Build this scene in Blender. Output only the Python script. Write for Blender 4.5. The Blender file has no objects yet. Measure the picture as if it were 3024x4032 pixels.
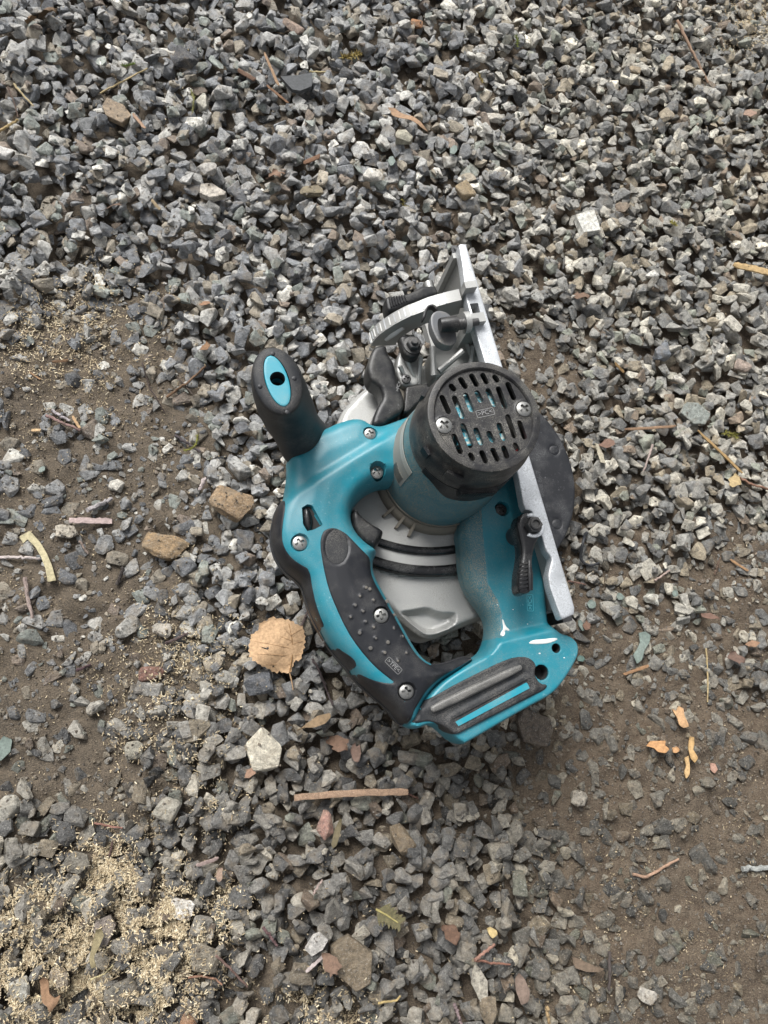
import bpy, bmesh, math, random
import numpy as np
from mathutils import Vector, Matrix
from mathutils.geometry import delaunay_2d_cdt

rng = np.random.default_rng(7)
random.seed(7)
scene = bpy.context.scene
COL = scene.collection

# ---------------------------------------------------------------- camera
F, CX, CY, HC = 2797.0, 1512.0, 2016.0, 0.62        # focal length in photo pixels, principal point, camera height
nad = np.array([-532.0, -734.0, -F]); nad /= np.linalg.norm(nad)      # straight down, in camera axes
Zw = -nad
Yw = np.array([0.0, 1.0, 0.0]); Yw -= Yw.dot(Zw) * Zw; Yw /= np.linalg.norm(Yw)
Xw = np.cross(Yw, Zw)
RW = np.stack([Xw, Yw, Zw])                                           # camera axes -> world axes
cam_data = bpy.data.cameras.new('camera')
cam_data.sensor_fit = 'VERTICAL'; cam_data.sensor_height = 36.0
cam_data.lens = F / 4032.0 * 36.0
cam_data.clip_start = 0.01; cam_data.clip_end = 200.0
cam = bpy.data.objects.new('camera', cam_data); COL.objects.link(cam)
cam.matrix_world = Matrix.Translation((0, 0, HC)) @ Matrix(RW.tolist()).to_4x4()
scene.camera = cam

# ---------------------------------------------------------------- sky, sun, exposure
SUN_EL, SUN_AZ = math.radians(46), math.radians(-26)                  # azimuth from +Y, clockwise positive
world = bpy.data.worlds.new('World'); scene.world = world; world.use_nodes = True
wn = world.node_tree.nodes; wl = world.node_tree.links
wn.clear()
sky = wn.new('ShaderNodeTexSky'); sky.sky_type = 'NISHITA'; sky.sun_disc = False
sky.sun_elevation = SUN_EL; sky.sun_rotation = SUN_AZ
sky.air_density = 1.0; sky.dust_density = 4.0; sky.ozone_density = 1.0
hs = wn.new('ShaderNodeHueSaturation'); hs.inputs['Saturation'].default_value = 0.18
bg = wn.new('ShaderNodeBackground'); bg.inputs['Strength'].default_value = 0.05
wo = wn.new('ShaderNodeOutputWorld')
wl.new(sky.outputs['Color'], hs.inputs['Color']); wl.new(hs.outputs['Color'], bg.inputs['Color'])
wl.new(bg.outputs['Background'], wo.inputs['Surface'])
sun_data = bpy.data.lights.new('sun', 'SUN'); sun_data.energy = 1.5; sun_data.angle = math.radians(30)
sun_data.color = (1.0, 0.985, 0.96)
sun = bpy.data.objects.new('sun', sun_data); COL.objects.link(sun)
sd = Vector((math.sin(SUN_AZ) * math.cos(SUN_EL), math.cos(SUN_AZ) * math.cos(SUN_EL), math.sin(SUN_EL)))
sun.rotation_euler = sd.to_track_quat('Z', 'Y').to_euler()
scene.view_settings.view_transform = 'Standard'; scene.view_settings.look = 'None'
scene.view_settings.gamma = 1.0; scene.view_settings.use_curve_mapping = False
scene.view_settings.exposure = 1.8

# ---------------------------------------------------------------- helpers: pixels, loops
def P(px, py, z):
    v = np.array([(px - CX) / F, -(py - CY) / F, -1.0])
    d = RW @ v
    t = (HC - z) / -d[2]
    return np.array([t * d[0], t * d[1], z])
def proj(p):                                                          # world -> photo pixel and depth
    q = (np.atleast_2d(p) - np.array([0, 0, HC])) @ RW                # world -> camera axes
    return np.stack([CX + F * q[:, 0] / -q[:, 2], CY - F * q[:, 1] / -q[:, 2], -q[:, 2]], 1)
SRC = {'f': (0, 0, 1), 'r1': (900, 900, .94937), 'z2': (1300, 900, .4822), 'z3': (1500, 1350, .4822), 'z4': (900, 1300, .4822),
       'z5': (1000, 1900, .4822), 'z6': (1500, 2200, .4822), 'z7': (1700, 1800, .3617)}
def fp(src, x, y):
    a, b, s = SRC[src]
    return a + s * x, b + s * y
def W(src, pts, z):                                                   # list of (x, y) in a crop -> world xy at height z
    return np.array([P(*fp(src, x, y), z)[:2] for x, y in pts])
def W3(src, x, y, z):
    return P(*fp(src, x, y), z)
def chaikin(l, n=2):
    l = np.asarray(l, float)
    for _ in range(n):
        m = np.roll(l, -1, 0)
        l = np.stack([.75 * l + .25 * m, .25 * l + .75 * m], 1).reshape(-1, 2)
    return l
def resample(l, step):
    l = np.asarray(l, float)
    c = np.vstack([l, l[:1]]); d = np.linalg.norm(np.diff(c, axis=0), axis=1)
    s = np.concatenate([[0], np.cumsum(d)]); n = max(6, int(round(s[-1] / step)))
    t = np.arange(n) * s[-1] / n
    return np.stack([np.interp(t, s, c[:, 0]), np.interp(t, s, c[:, 1])], 1)
def circle(c, r, n=24, r2=None, ang=0.0):
    a = np.arange(n) * 2 * math.pi / n
    x, y = r * np.cos(a), (r2 or r) * np.sin(a)
    return np.stack([c[0] + x * math.cos(ang) - y * math.sin(ang), c[1] + x * math.sin(ang) + y * math.cos(ang)], 1)
def seg_dist(p, loop, closed=True):
    a = loop; b = np.roll(loop, -1, 0)
    if not closed: a, b = loop[:-1], loop[1:]
    ab = b - a; L = (ab ** 2).sum(1) + 1e-18
    out = np.full(len(p), 1e9)
    for i in range(0, len(p), 2000):
        q = p[i:i + 2000]
        t = np.clip(((q[:, None] - a) * ab).sum(2) / L, 0, 1)
        out[i:i + 2000] = np.sqrt((((a + t[..., None] * ab) - q[:, None]) ** 2).sum(2)).min(1)
    return out
def inside(p, loop):
    r = np.zeros(len(p), bool)
    x, y = p[:, 0], p[:, 1]
    b = np.roll(loop, -1, 0)
    for (x0, y0), (x1, y1) in zip(loop, b):
        c = (y0 > y) != (y1 > y)
        if c.any():
            xi = (x1 - x0) * (y - y0) / ((y1 - y0) if y1 != y0 else 1e-12) + x0
            r ^= c & (x < xi)
    return r
def smooth(t):
    t = np.clip(t, 0, 1); return t * t * (3 - 2 * t)
def rnd(t, p=2.0):
    t = np.clip(t, 0, 1); return (1 - (1 - t) ** p) ** (1 / p)

# ---------------------------------------------------------------- helpers: objects
def finish(o, name=None, label=None, cat=None, group=None, kind=None, parent=None):
    if label: o['label'] = label
    if cat: o['category'] = cat
    if group: o['group'] = group
    if kind: o['kind'] = kind
    if parent is not None: o.parent = parent
    return o
def mesh_obj(name, verts, faces, mat, parent=None, smooth_angle=40, origin=None):
    v = np.asarray(verts, float)
    if origin is not None: v = v - np.asarray(origin)
    me = bpy.data.meshes.new(name)
    me.from_pydata(v.tolist(), [], [list(map(int, f)) for f in faces])
    if mat: me.materials.append(mat)
    if smooth_angle:
        me.shade_smooth(); me.set_sharp_from_angle(angle=math.radians(smooth_angle))
    me.update()
    o = bpy.data.objects.new(name, me); COL.objects.link(o)
    if parent is not None: o.parent = parent
    return o
def fix_normals(o):
    bm = bmesh.new(); bm.from_mesh(o.data)
    bmesh.ops.recalc_face_normals(bm, faces=bm.faces[:]); bm.to_mesh(o.data); bm.free()
def cdt(pts, loops_idx):
    edges = []
    for l in loops_idx: edges += [(l[i], l[(i + 1) % len(l)]) for i in range(len(l))]
    r = delaunay_2d_cdt([Vector(p) for p in pts], edges, [], 0, 1e-6)
    return np.array([v[:] for v in r[0]]), np.array([f for f in r[2] if len(f) == 3], int)
def slab(loop, zf, zbot, holes=(), step=.0016, rings=(.0003, .0009, .0018, .003, .0045), extra=None, rstep=None, zunder=None):
    """A solid from a plan outline: the top follows zf(points, distance to outline), side walls go down to zbot."""
    L = resample(loop, rstep or step); H = [np.asarray(h) for h in holes]
    pts = [L]; idx = [list(range(len(L)))]; n = len(L)
    for h in H:
        idx.append(list(range(n, n + len(h)))); pts.append(h); n += len(h)
    cand = []
    lo, hi = L.min(0), L.max(0)
    gx, gy = np.meshgrid(np.arange(lo[0], hi[0], step), np.arange(lo[1], hi[1], step * .87))
    gx = gx + (np.arange(gx.shape[0]) % 2)[:, None] * step * .5
    g = np.stack([gx.ravel(), gy.ravel()], 1)
    g = g[inside(g, L)]
    d = seg_dist(g, L); g = g[d > max([step * .6] + [r + step * .35 for r in rings])]
    cand.append(g)
    t = np.roll(L, -1, 0) - np.roll(L, 1, 0); t /= np.linalg.norm(t, axis=1)[:, None] + 1e-12
    nrm = np.stack([-t[:, 1], t[:, 0]], 1)
    area = .5 * (L[:, 0] * np.roll(L[:, 1], -1) - np.roll(L[:, 0], -1) * L[:, 1]).sum()
    if area < 0: nrm = -nrm
    for r in rings:
        q = L + nrm * r; q = q[inside(q, L)]
        if len(q): q = q[seg_dist(q, L) > r * .93]
        cand.append(q)
    if extra is not None and len(extra):
        e = np.asarray(extra); e = e[inside(e, L)]; e = e[seg_dist(e, L) > 2e-4]
        cand = [c if not len(e) or not len(c) else c[np.sqrt(((c[:, None] - e[None]) ** 2).sum(2).min(1)) > .0005] for c in cand] + [e]
    for h in H:
        hd = [(~inside(c, h)) & (seg_dist(c, h) > step * .35) if len(c) else np.zeros(0, bool) for c in cand]
        cand = [c[m] for c, m in zip(cand, hd)]
    allp = np.vstack(pts + [c for c in cand if len(c)])
    v, f = cdt(allp, idx)
    c = v[f].mean(1)
    keep = inside(c, L)
    for h in H: keep &= ~inside(c, h)
    f = f[keep]
    d = seg_dist(v, L)
    z = zf(v, d)
    V = [np.column_stack([v, z])]
    ed = {}
    for a, b, cc in f:
        for e in ((a, b), (b, cc), (cc, a)):
            if (e[1], e[0]) in ed: del ed[(e[1], e[0])]
            else: ed[e] = 1
    if zunder is not None:
        V.append(np.column_stack([v, zunder(v, d)])); k = len(v)
        faces = [tuple(x) for x in f] + [(c2 + k, b2 + k, a2 + k) for a2, b2, c2 in f] + [(b, a, a + k, b + k) for a, b in ed]
        return np.vstack(V), faces
    used = sorted({i for e in ed for i in e}); m = {u: len(v) + k for k, u in enumerate(used)}
    zb = zbot(v[used]) if callable(zbot) else np.full(len(used), zbot)
    V.append(np.column_stack([v[used], zb]))
    faces = [tuple(x) for x in f]
    faces += [(b, a, m[a], m[b]) for a, b in ed]
    # underside
    vb = v[used]; inv = {u: k for k, u in enumerate(used)}
    bl = []
    r = delaunay_2d_cdt([Vector(p) for p in vb], [(inv[a], inv[b]) for a, b in ed], [], 0, 1e-7)
    if len(r[0]) == len(vb):
        vv = np.array([q[:] for q in r[0]]); ff = np.array([q for q in r[2] if len(q) == 3], int)
        orig = [o[0] for o in r[3]]
        cc = vv[ff].mean(1); k = inside(cc, L)
        for h in H: k &= ~inside(cc, h)
        faces += [tuple(len(v) + orig[i] for i in t[::-1]) for t in ff[k]]
    return np.vstack(V), faces
def tube(path, rad, sides=8, cap=True):
    path = np.asarray(path, float); rad = np.broadcast_to(np.asarray(rad, float), (len(path),)) if np.ndim(rad) < 2 else rad
    t = np.gradient(path, axis=0); t /= np.linalg.norm(t, axis=1)[:, None] + 1e-12
    up = np.array([0, 0, 1.0]) if abs(t[0][2]) < .9 else np.array([1.0, 0, 0])
    V = []; a = np.arange(sides) * 2 * math.pi / sides
    for p, d, r in zip(path, t, rad):
        s = np.cross(d, up); s /= np.linalg.norm(s) + 1e-12; u = np.cross(s, d)
        V.append(p + r * (np.cos(a)[:, None] * s + np.sin(a)[:, None] * u))
    V = np.vstack(V); Fc = []
    for i in range(len(path) - 1):
        for k in range(sides):
            j = (k + 1) % sides
            Fc.append((i * sides + k, i * sides + j, (i + 1) * sides + j, (i + 1) * sides + k))
    if cap: Fc += [tuple(range(sides))[::-1], tuple((len(path) - 1) * sides + k for k in range(sides))]
    return V, Fc
def lathe(c, prof, n=48, caps=True):                                             # profile of (radius, z) about a vertical axis through c
    a = np.arange(n) * 2 * math.pi / n
    V = np.vstack([np.column_stack([c[0] + r * np.cos(a), c[1] + r * np.sin(a), np.full(n, z)]) for r, z in prof])
    Fc = []
    for i in range(len(prof) - 1):
        for k in range(n):
            j = (k + 1) % n
            Fc.append((i * n + k, i * n + j, (i + 1) * n + j, (i + 1) * n + k))
    if caps: Fc += [tuple(range(n))[::-1], tuple((len(prof) - 1) * n + k for k in range(n))]
    return V, Fc
def join(*parts):
    V, Fc, n = [], [], 0
    for v, f in parts:
        V.append(np.asarray(v)); Fc += [tuple(i + n for i in q) for q in f]; n += len(v)
    return np.vstack(V), Fc
def box(c, ax, ay, az):
    c, ax, ay, az = map(np.asarray, (c, ax, ay, az))
    V = np.array([c + i * ax + j * ay + k * az for k in (-1, 1) for j in (-1, 1) for i in (-1, 1)])
    return V, [(0, 2, 3, 1), (4, 5, 7, 6), (0, 1, 5, 4), (2, 6, 7, 3), (0, 4, 6, 2), (1, 3, 7, 5)]

# ---------------------------------------------------------------- materials
def new_mat(name):
    m = bpy.data.materials.new(name); m.use_nodes = True
    nt = m.node_tree; b = nt.nodes['Principled BSDF']
    return m, nt.nodes, nt.links, b
def tex(nd, ln, scale, detail=4, rough=.55, kind='noise', coord=None):
    t = nd.new('ShaderNodeTexNoise' if kind == 'noise' else 'ShaderNodeTexVoronoi')
    t.inputs['Scale'].default_value = scale
    if kind == 'noise':
        t.inputs['Detail'].default_value = detail; t.inputs['Roughness'].default_value = rough
    if coord is None:
        coord = nd.new('ShaderNodeNewGeometry').outputs['Position']
    ln.new(coord, t.inputs['Vector'])
    return t
def ramp(nd, ln, fac, stops):
    r = nd.new('ShaderNodeValToRGB'); e = r.color_ramp.elements
    while len(e) < len(stops): e.new(.5)
    for s, (p, c) in zip(e, stops):
        s.position = p; s.color = (c, c, c, 1) if np.isscalar(c) else (*c, 1)
    ln.new(fac, r.inputs['Fac'])
    return r.outputs['Color']
def mix(nd, ln, fac, a, b, mode='MIX'):
    m = nd.new('ShaderNodeMix'); m.data_type = 'RGBA'; m.blend_type = mode
    for s, v in ((m.inputs['Factor'], fac), (m.inputs['A'], a), (m.inputs['B'], b)):
        if hasattr(v, 'is_linked') or isinstance(v, bpy.types.NodeSocket): ln.new(v, s)
        elif np.isscalar(v): s.default_value = v
        else: s.default_value = (*v, 1)
    return m.outputs['Result']
def bump(nd, ln, b, height, strength, dist):
    n = nd.new('ShaderNodeBump'); n.inputs['Strength'].default_value = strength; n.inputs['Distance'].default_value = dist
    ln.new(height, n.inputs['Height']); ln.new(n.outputs['Normal'], b.inputs['Normal'])
def plastic(name, col, rough, dust=.0, dustcol=(.34, .29, .21), grain=0.0, wear=0.0, wearcol=(.5, .55, .56), coat=0.0, metal=0.0, var=.06, fine=2600, blot=55, spec=.5):
    """Plain surface colour with soft variation, speckled dust, scuffs and fine grain."""
    m, nd, ln, b = new_mat(name)
    pos = nd.new('ShaderNodeNewGeometry').outputs['Position']
    n1 = tex(nd, ln, 60, 3, coord=pos)
    c = mix(nd, ln, n1.outputs['Fac'], tuple(x * (1 - var * 2) for x in col), tuple(min(1, x * (1 + var * 2)) for x in col))
    r = None
    if wear:
        w = tex(nd, ln, 420, 6, .7, coord=pos); w2 = tex(nd, ln, 40, 2, coord=pos)
        f = mix(nd, ln, 1.0, ramp(nd, ln, w.outputs['Fac'], [(.60, 0), (.68, 1)]), ramp(nd, ln, w2.outputs['Fac'], [(.45, 0), (.65, wear)]), 'MULTIPLY')
        c = mix(nd, ln, f, c, wearcol)
    if dust:
        s = tex(nd, ln, fine, 2, .6, coord=pos); p = tex(nd, ln, blot, 4, .6, coord=pos)
        sp = ramp(nd, ln, s.outputs['Fac'], [(.44, 0), (.62, 1)])
        pa = ramp(nd, ln, p.outputs['Fac'], [(.5 - .3 * dust, 0), (.72 - .1 * dust, min(1, .35 + dust * .6))])
        f = mix(nd, ln, 1.0, sp, pa, 'MULTIPLY')
        c = mix(nd, ln, f, c, dustcol)
        r = ramp(nd, ln, f, [(0, rough), (1, min(1, rough + .4))])
    ln.new(c, b.inputs['Base Color'])
    b.inputs['Roughness'].default_value = rough; b.inputs['Metallic'].default_value = metal
    if r is not None: ln.new(r, b.inputs['Roughness'])
    b.inputs['Specular IOR Level'].default_value = spec
    if coat: b.inputs['Coat Weight'].default_value = coat; b.inputs['Coat Roughness'].default_value = .2
    if grain:
        g = tex(nd, ln, 1500, 3, .6, coord=pos)
        bump(nd, ln, b, g.outputs['Fac'], grain, .0004)
    return m
TEAL = (.006, .165, .218)
M_teal = plastic('teal_plastic', TEAL, .36, dust=.55, dustcol=(.15, .205, .205), grain=.3, wear=.8, wearcol=(.16, .33, .37), var=.05)
M_teal_dusty = plastic('teal_plastic_dusty', (.008, .12, .16), .45, dust=1.15, dustcol=(.25, .225, .175), grain=.12, wear=.4, var=.1, fine=1500, blot=30)
M_teal_pale = plastic('teal_insert', (.012, .22, .29), .45, dust=.2, grain=.15, var=.05)
M_rubber = plastic('grey_rubber', (.012, .013, .016), .42, dust=.12, dustcol=(.16, .155, .145), grain=.35, var=.12, spec=.3)
M_rubber_dusty = plastic('dusty_rubber', (.013, .0145, .017), .55, dust=.42, dustcol=(.17, .16, .145), grain=.45, var=.15, fine=1700, spec=.3)
M_black = plastic('black_plastic', (.009, .0095, .011), .36, dust=.25, dustcol=(.20, .19, .17), grain=.3, wear=.45, wearcol=(.28, .28, .28), var=.15, spec=.3)
M_gloss = plastic('glossy_black_plastic', (.008, .008, .009), .25, dust=.2, dustcol=(.2, .2, .19), grain=.1, wear=.3, wearcol=(.25, .25, .25))
M_guard = plastic('black_guard_metal', (.013, .014, .017), .48, dust=.12, dustcol=(.2, .2, .2), grain=.3, wear=.5, wearcol=(.22, .22, .23), var=.15, spec=.3)
M_cast = plastic('cast_aluminium', (.35, .352, .342), .45, dust=.45, dustcol=(.17, .16, .135), grain=.45, metal=.45, var=.16, blot=60)
M_cast_dusty = plastic('dusty_cast_aluminium', (.19, .17, .14), .75, dust=.8, dustcol=(.19, .165, .12), grain=.4, metal=.1, var=.12)
M_plate = plastic('scratched_zinc_plate', (.52, .54, .56), .42, dust=.55, dustcol=(.20, .205, .205), grain=.35, metal=.55, wear=.9, wearcol=(.75, .77, .79), var=.28, blot=120, fine=1100)
M_steel = plastic('screw_steel', (.30, .30, .29), .38, dust=.6, dustcol=(.12, .115, .10), grain=.2, metal=.85, var=.2)
M_darksteel = plastic('dark_steel', (.06, .06, .062), .4, dust=.4, dustcol=(.22, .21, .19), grain=.3, metal=.6, var=.2)
M_hole_shade = plastic('painted_hole_shade', (.012, .012, .012), .8)  # near-black lining, shade inside holes and button slot put into the colour
M_label = plastic('dusty_label', (.17, .18, .175), .55, dust=1.0, dustcol=(.25, .23, .18), fine=1500)
M_label_dark = plastic('label_print_dark', (.03, .04, .045), .4, dust=.5)
M_paint = plastic('white_paint', (.62, .62, .60), .8, spec=.2)
M_print = plastic('moulded_letter_edge', (.20, .20, .20), .6)
M_print_teal = plastic('moulded_letter_teal', (.10, .42, .5), .5)
M_cap = plastic('dusty_black_plastic', (.014, .014, .0155), .42, dust=.42, dustcol=(.27, .255, .22), grain=.4, wear=.7, wearcol=(.36, .35, .33), var=.2, spec=.35, fine=2000, blot=70)
M_dimple = plastic('dusty_dimple', (.075, .073, .07), .8, dust=.3, spec=.3)
M_greyplastic = plastic('grey_plastic', (.085, .09, .098), .4, dust=.3, grain=.25, wear=.4, wearcol=(.3, .3, .3))
M_faint = plastic('faint_print', (.05, .051, .055), .6, spec=.3)

# ---------------------------------------------------------------- the ground: fields read from the photo's layout
MASK = np.array([
 [1, 1, 1, 1, 1, 1, 1, 1, 1, 1, .95, .6],
 [1, .95, .7, 1, 1, 1, 1, 1, .9, .95, 1, .95],
 [1, 1, 1, 1, 1, .9, 1, 1, 1, 1, 1, 1],
 [.95, .85, .9, 1, .85, 1, 1, 1, 1, 1, 1, 1],
 [.7, .45, .6, 1, 1, 1, .9, .8, .9, 1, 1, 1],
 [.35, .2, .4, .8, 1, 1, .9, .6, .2, .85, 1, 1],
 [.25, .2, .3, .6, .9, .9, .9, .5, .5, .95, 1, 1],
 [.25, .2, .3, .6, .8, .8, .8, .6, .6, .95, .95, .7],
 [.35, .3, .35, .5, .8, .8, .8, .6, .6, .5, .6, .3],
 [.3, .25, .4, .6, .8, .8, .8, .6, .5, .5, .5, .35],
 [.2, .22, .4, .8, .95, .95, .8, .6, .45, .35, .3, .5],
 [.15, .2, .5, .95, 1, 1, 1, .7, .3, .2, .2, .35],
 [.5, .4, .7, 1, 1, 1, 1, .7, .35, .25, .12, .1],
 [.6, .75, .85, 1, 1, 1, 1, .85, .6, .35, .15, .12],
 [.65, .75, .7, .95, 1, 1, 1, .85, .6, .35, .1, .1],
 [.85, .85, .9, 1, 1, 1, 1, .95, .7, .5, .3, .15]])
DUST = np.array([
 [.05, .05, .1, .05, .03, .03, .03, .03, .03, .08, .25, .9],
 [.08, .1, .15, .05, .03, .03, .03, .03, .03, .05, .1, .3],
 [.12, .1, .08, .04, .03, .03, .03, .03, .03, .03, .04, .1],
 [.35, .25, .12, .05, .05, .03, .03, .03, .03, .03, .03, .05],
 [.5, .6, .4, .1, .05, .03, .03, .05, .05, .03, .03, .03],
 [.7, .7, .5, .15, .05, .03, .03, .05, .08, .03, .03, .03],
 [.55, .5, .4, .2, .1, .03, .03, .05, .05, .05, .03, .05],
 [.45, .4, .35, .2, .1, .05, .05, .05, .05, .05, .05, .08],
 [.3, .3, .25, .2, .1, .05, .05, .05, .05, .08, .08, .1],
 [.4, .5, .5, .3, .15, .05, .05, .05, .05, .08, .08, .1],
 [.35, .5, .6, .35, .1, .08, .05, .05, .05, .06, .06, .1],
 [.3, .45, .65, .4, .15, .1, .08, .05, .06, .06, .1, .2],
 [.5, .6, .8, .5, .3, .2, .15, .1, .12, .2, .25, .3],
 [.55, .9, .9, .5, .3, .25, .2, .2, .25, .35, .4, .4],
 [.9, 1, 1, .6, .35, .3, .25, .25, .35, .45, .45, .4],
 [.9, 1, .9, .6, .4, .35, .3, .3, .4, .5, .45, .4]])
def field(tab, xy):
    pq = proj(np.column_stack([xy, np.zeros(len(xy))]))
    u = np.clip((pq[:, 0] - 126) / 252, 0, 10.999); v = np.clip((pq[:, 1] - 126) / 252, 0, 14.999)
    i, j = u.astype(int), v.astype(int); u, v = u - i, v - j
    return (tab[j, i] * (1 - u) * (1 - v) + tab[j, i + 1] * u * (1 - v) + tab[j + 1, i] * (1 - u) * v + tab[j + 1, i + 1] * u * v)
corners = np.array([P(x, y, 0) for x, y in ((0, 0), (3024, 0), (0, 4032), (3024, 4032))])
X0, Y0 = corners[:, :2].min(0) - .15; X1, Y1 = corners[:, :2].max(0) + .15
CELL = .002
NXc, NYc = int((X1 - X0) / CELL) + 1, int((Y1 - Y0) / CELL) + 1
def vnoise(nx, ny, cells, seed):
    r = np.random.default_rng(seed)
    gx, gy = max(2, int(nx / cells) + 3), max(2, int(ny / cells) + 3)
    g = r.random((gy, gx)); y = np.arange(ny) / cells; x = np.arange(nx) / cells
    i, j = x.astype(int), y.astype(int); fx, fy = smooth(x - i)[None], smooth(y - j)[:, None]
    a = g[np.ix_(j, i)]; b = g[np.ix_(j, i + 1)]; c = g[np.ix_(j + 1, i)]; d = g[np.ix_(j + 1, i + 1)]
    return (a * (1 - fx) + b * fx) * (1 - fy) + (c * (1 - fx) + d * fx) * fy - .5
HM = np.zeros((NYc, NXc))
for cells, amp, s in ((60, .010, 1), (24, .007, 2), (9, .0058, 3), (4.2, .0040, 4), (2.1, .0022, 5)):
    HM += amp * vnoise(NXc, NYc, cells, s)
HM -= .004
DIRT = HM.copy()

def ground_z(x, y, h=None):
    h = HM if h is None else h
    i = int(np.clip((x - X0) / CELL, 0, NXc - 1)); j = int(np.clip((y - Y0) / CELL, 0, NYc - 1))
    return h[j, i]

# dirt material
M_dirt, nd, ln, b = new_mat('dirt')
pos = nd.new('ShaderNodeNewGeometry').outputs['Position']
a1 = tex(nd, ln, 9, 4, coord=pos); a2 = tex(nd, ln, 160, 6, .7, coord=pos); a3 = tex(nd, ln, 900, 4, .7, coord=pos)
sx = nd.new('ShaderNodeSeparateXYZ'); ln.new(pos, sx.inputs[0]); mr = nd.new('ShaderNodeMapRange'); mr.inputs[1].default_value = -.05; mr.inputs[2].default_value = .30; ln.new(sx.outputs[0], mr.inputs[0])
c = mix(nd, ln, ramp(nd, ln, a1.outputs['Fac'], [(.35, 0), (.65, 1)]), (.072, .059, .045), (.096, .076, .055))
c2 = mix(nd, ln, ramp(nd, ln, a1.outputs['Fac'], [(.35, 0), (.65, 1)]), (.064, .045, .030), (.090, .061, .039))
c = mix(nd, ln, mr.outputs[0], c, c2)                                 # redder, damper soil on the right
c = mix(nd, ln, ramp(nd, ln, a2.outputs['Fac'], [(.35, 0), (.7, 1)]), c, (.155, .122, .087))
c = mix(nd, ln, ramp(nd, ln, a3.outputs['Fac'], [(.52, 0), (.66, .85)]), c, (.22, .175, .12))
c = mix(nd, ln, ramp(nd, ln, a3.outputs['Fac'], [(.32, .8), (.44, 0)]), c, (.025, .02, .016))
ln.new(c, b.inputs['Base Color']); b.inputs['Roughness'].default_value = .95
bump(nd, ln, b, mix(nd, ln, .5, a2.outputs['Fac'], a3.outputs['Fac']), 1.0, .005)

# stone material: colour from the object or from the mesh
M_stone, nd, ln, b = new_mat('crushed_stone')
pos = nd.new('ShaderNodeNewGeometry').outputs['Position']
oi = nd.new('ShaderNodeObjectInfo'); at = nd.new('ShaderNodeAttribute'); at.attribute_name = 'Col'
base = mix(nd, ln, 1.0, oi.outputs['Color'], at.outputs['Color'], 'ADD')
s1 = tex(nd, ln, 260, 8, .72, coord=pos); s2 = tex(nd, ln, 800, 5, .75, coord=pos); s3 = tex(nd, ln, 90, 3, .6, coord=pos)
hv = nd.new('ShaderNodeHueSaturation'); ln.new(base, hv.inputs['Color'])
ln.new(ramp(nd, ln, s1.outputs['Fac'], [(.32, .38), (.68, 1.62)]), hv.inputs['Value'])
c = mix(nd, ln, ramp(nd, ln, s2.outputs['Fac'], [(.55, 0), (.68, .6)]), hv.outputs['Color'], (.46, .45, .42))
c = mix(nd, ln, ramp(nd, ln, s2.outputs['Fac'], [(.33, .75), (.45, 0)]), c, (.03, .03, .032))
c = mix(nd, ln, ramp(nd, ln, s3.outputs['Fac'], [(.50, 0), (.72, .6)]), c, (.22, .18, .13))
ln.new(c, b.inputs['Base Color']); b.inputs['Roughness'].default_value = .5
b.inputs['Specular IOR Level'].default_value = .5
bump(nd, ln, b, mix(nd, ln, .5, s1.outputs['Fac'], s2.outputs['Fac']), 1.0, .0030)

PALETTE = [((.135, .140, .146), 5), ((.185, .187, .186), 5), ((.250, .247, .235), 4.5), ((.082, .085, .090), 3.6), ((.35, .342, .315), 2.6),
           ((.205, .180, .140), 2.8), ((.18, .195, .175), 1.8), ((.45, .435, .39), .9), ((.150, .118, .092), .9)]
PW = np.array([w for _, w in PALETTE]); PW = PW / PW.sum()

def make_stone(seed, dims, npts=13, rough=.03, sub=0, bev=.045, boxy=False):
    """An angular broken stone: hull of random points, edges worn, faces uneven. Unit size, long axis x."""
    r = np.random.default_rng(seed)
    p = r.normal(size=(npts, 3)); p /= np.linalg.norm(p, axis=1)[:, None]
    p = np.sign(p) * np.abs(p) ** .62; p *= r.uniform(.8, 1.0, (npts, 1)); p *= np.array(dims) / 2
    if boxy:                                                           # a flat many-sided or four-sided slab
        m_ = boxy; t_ = np.linspace(0, 2 * math.pi, m_, endpoint=False) + math.pi / m_ + r.normal(0, .16, m_); R_ = r.uniform(.86, 1.12, m_) * (1.25 if m_ == 4 else 1)
        ring_ = np.column_stack([np.cos(t_) * R_, np.sin(t_) * R_])
        p = np.vstack([np.column_stack([ring_, r.uniform(.7, 1, m_)]), np.column_stack([ring_ * r.uniform(.92, 1.08, (m_, 1)), -np.ones(m_)])]) * np.array(dims) / 2
    bm = bmesh.new()
    for q in p: bm.verts.new(q)
    bmesh.ops.convex_hull(bm, input=bm.verts[:])
    for v in [v for v in bm.verts if not v.link_faces]: bm.verts.remove(v)
    bmesh.ops.dissolve_limit(bm, angle_limit=.22, verts=bm.verts[:], edges=bm.edges[:])
    if bev > .001: bmesh.ops.bevel(bm, geom=bm.edges[:], offset=bev * min(dims), segments=1, affect='EDGES', clamp_overlap=True)
    bmesh.ops.triangulate(bm, faces=bm.faces[:])
    for _ in range(sub):
        bmesh.ops.subdivide_edges(bm, edges=bm.edges[:], cuts=1, use_grid_fill=True)
        bmesh.ops.triangulate(bm, faces=bm.faces[:])
    bm.normal_update()
    k = [(r.normal(size=3) * (4, 7, 13)[i % 3], r.uniform(0, 6.28), (1, .7, .45)[i % 3]) for i in range(9)]
    for v in bm.verts:
        c = np.array(v.co); d = sum(a * math.sin(f.dot(c) + ph) for f, ph, a in k)
        v.co += v.normal * rough * min(dims) * d
    bm.verts.index_update()
    V = np.array([v.co[:] for v in bm.verts]); Fc = np.array([[v.index for v in f.verts] for f in bm.faces])
    bm.free()
    return V, Fc
VAR = []
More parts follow.
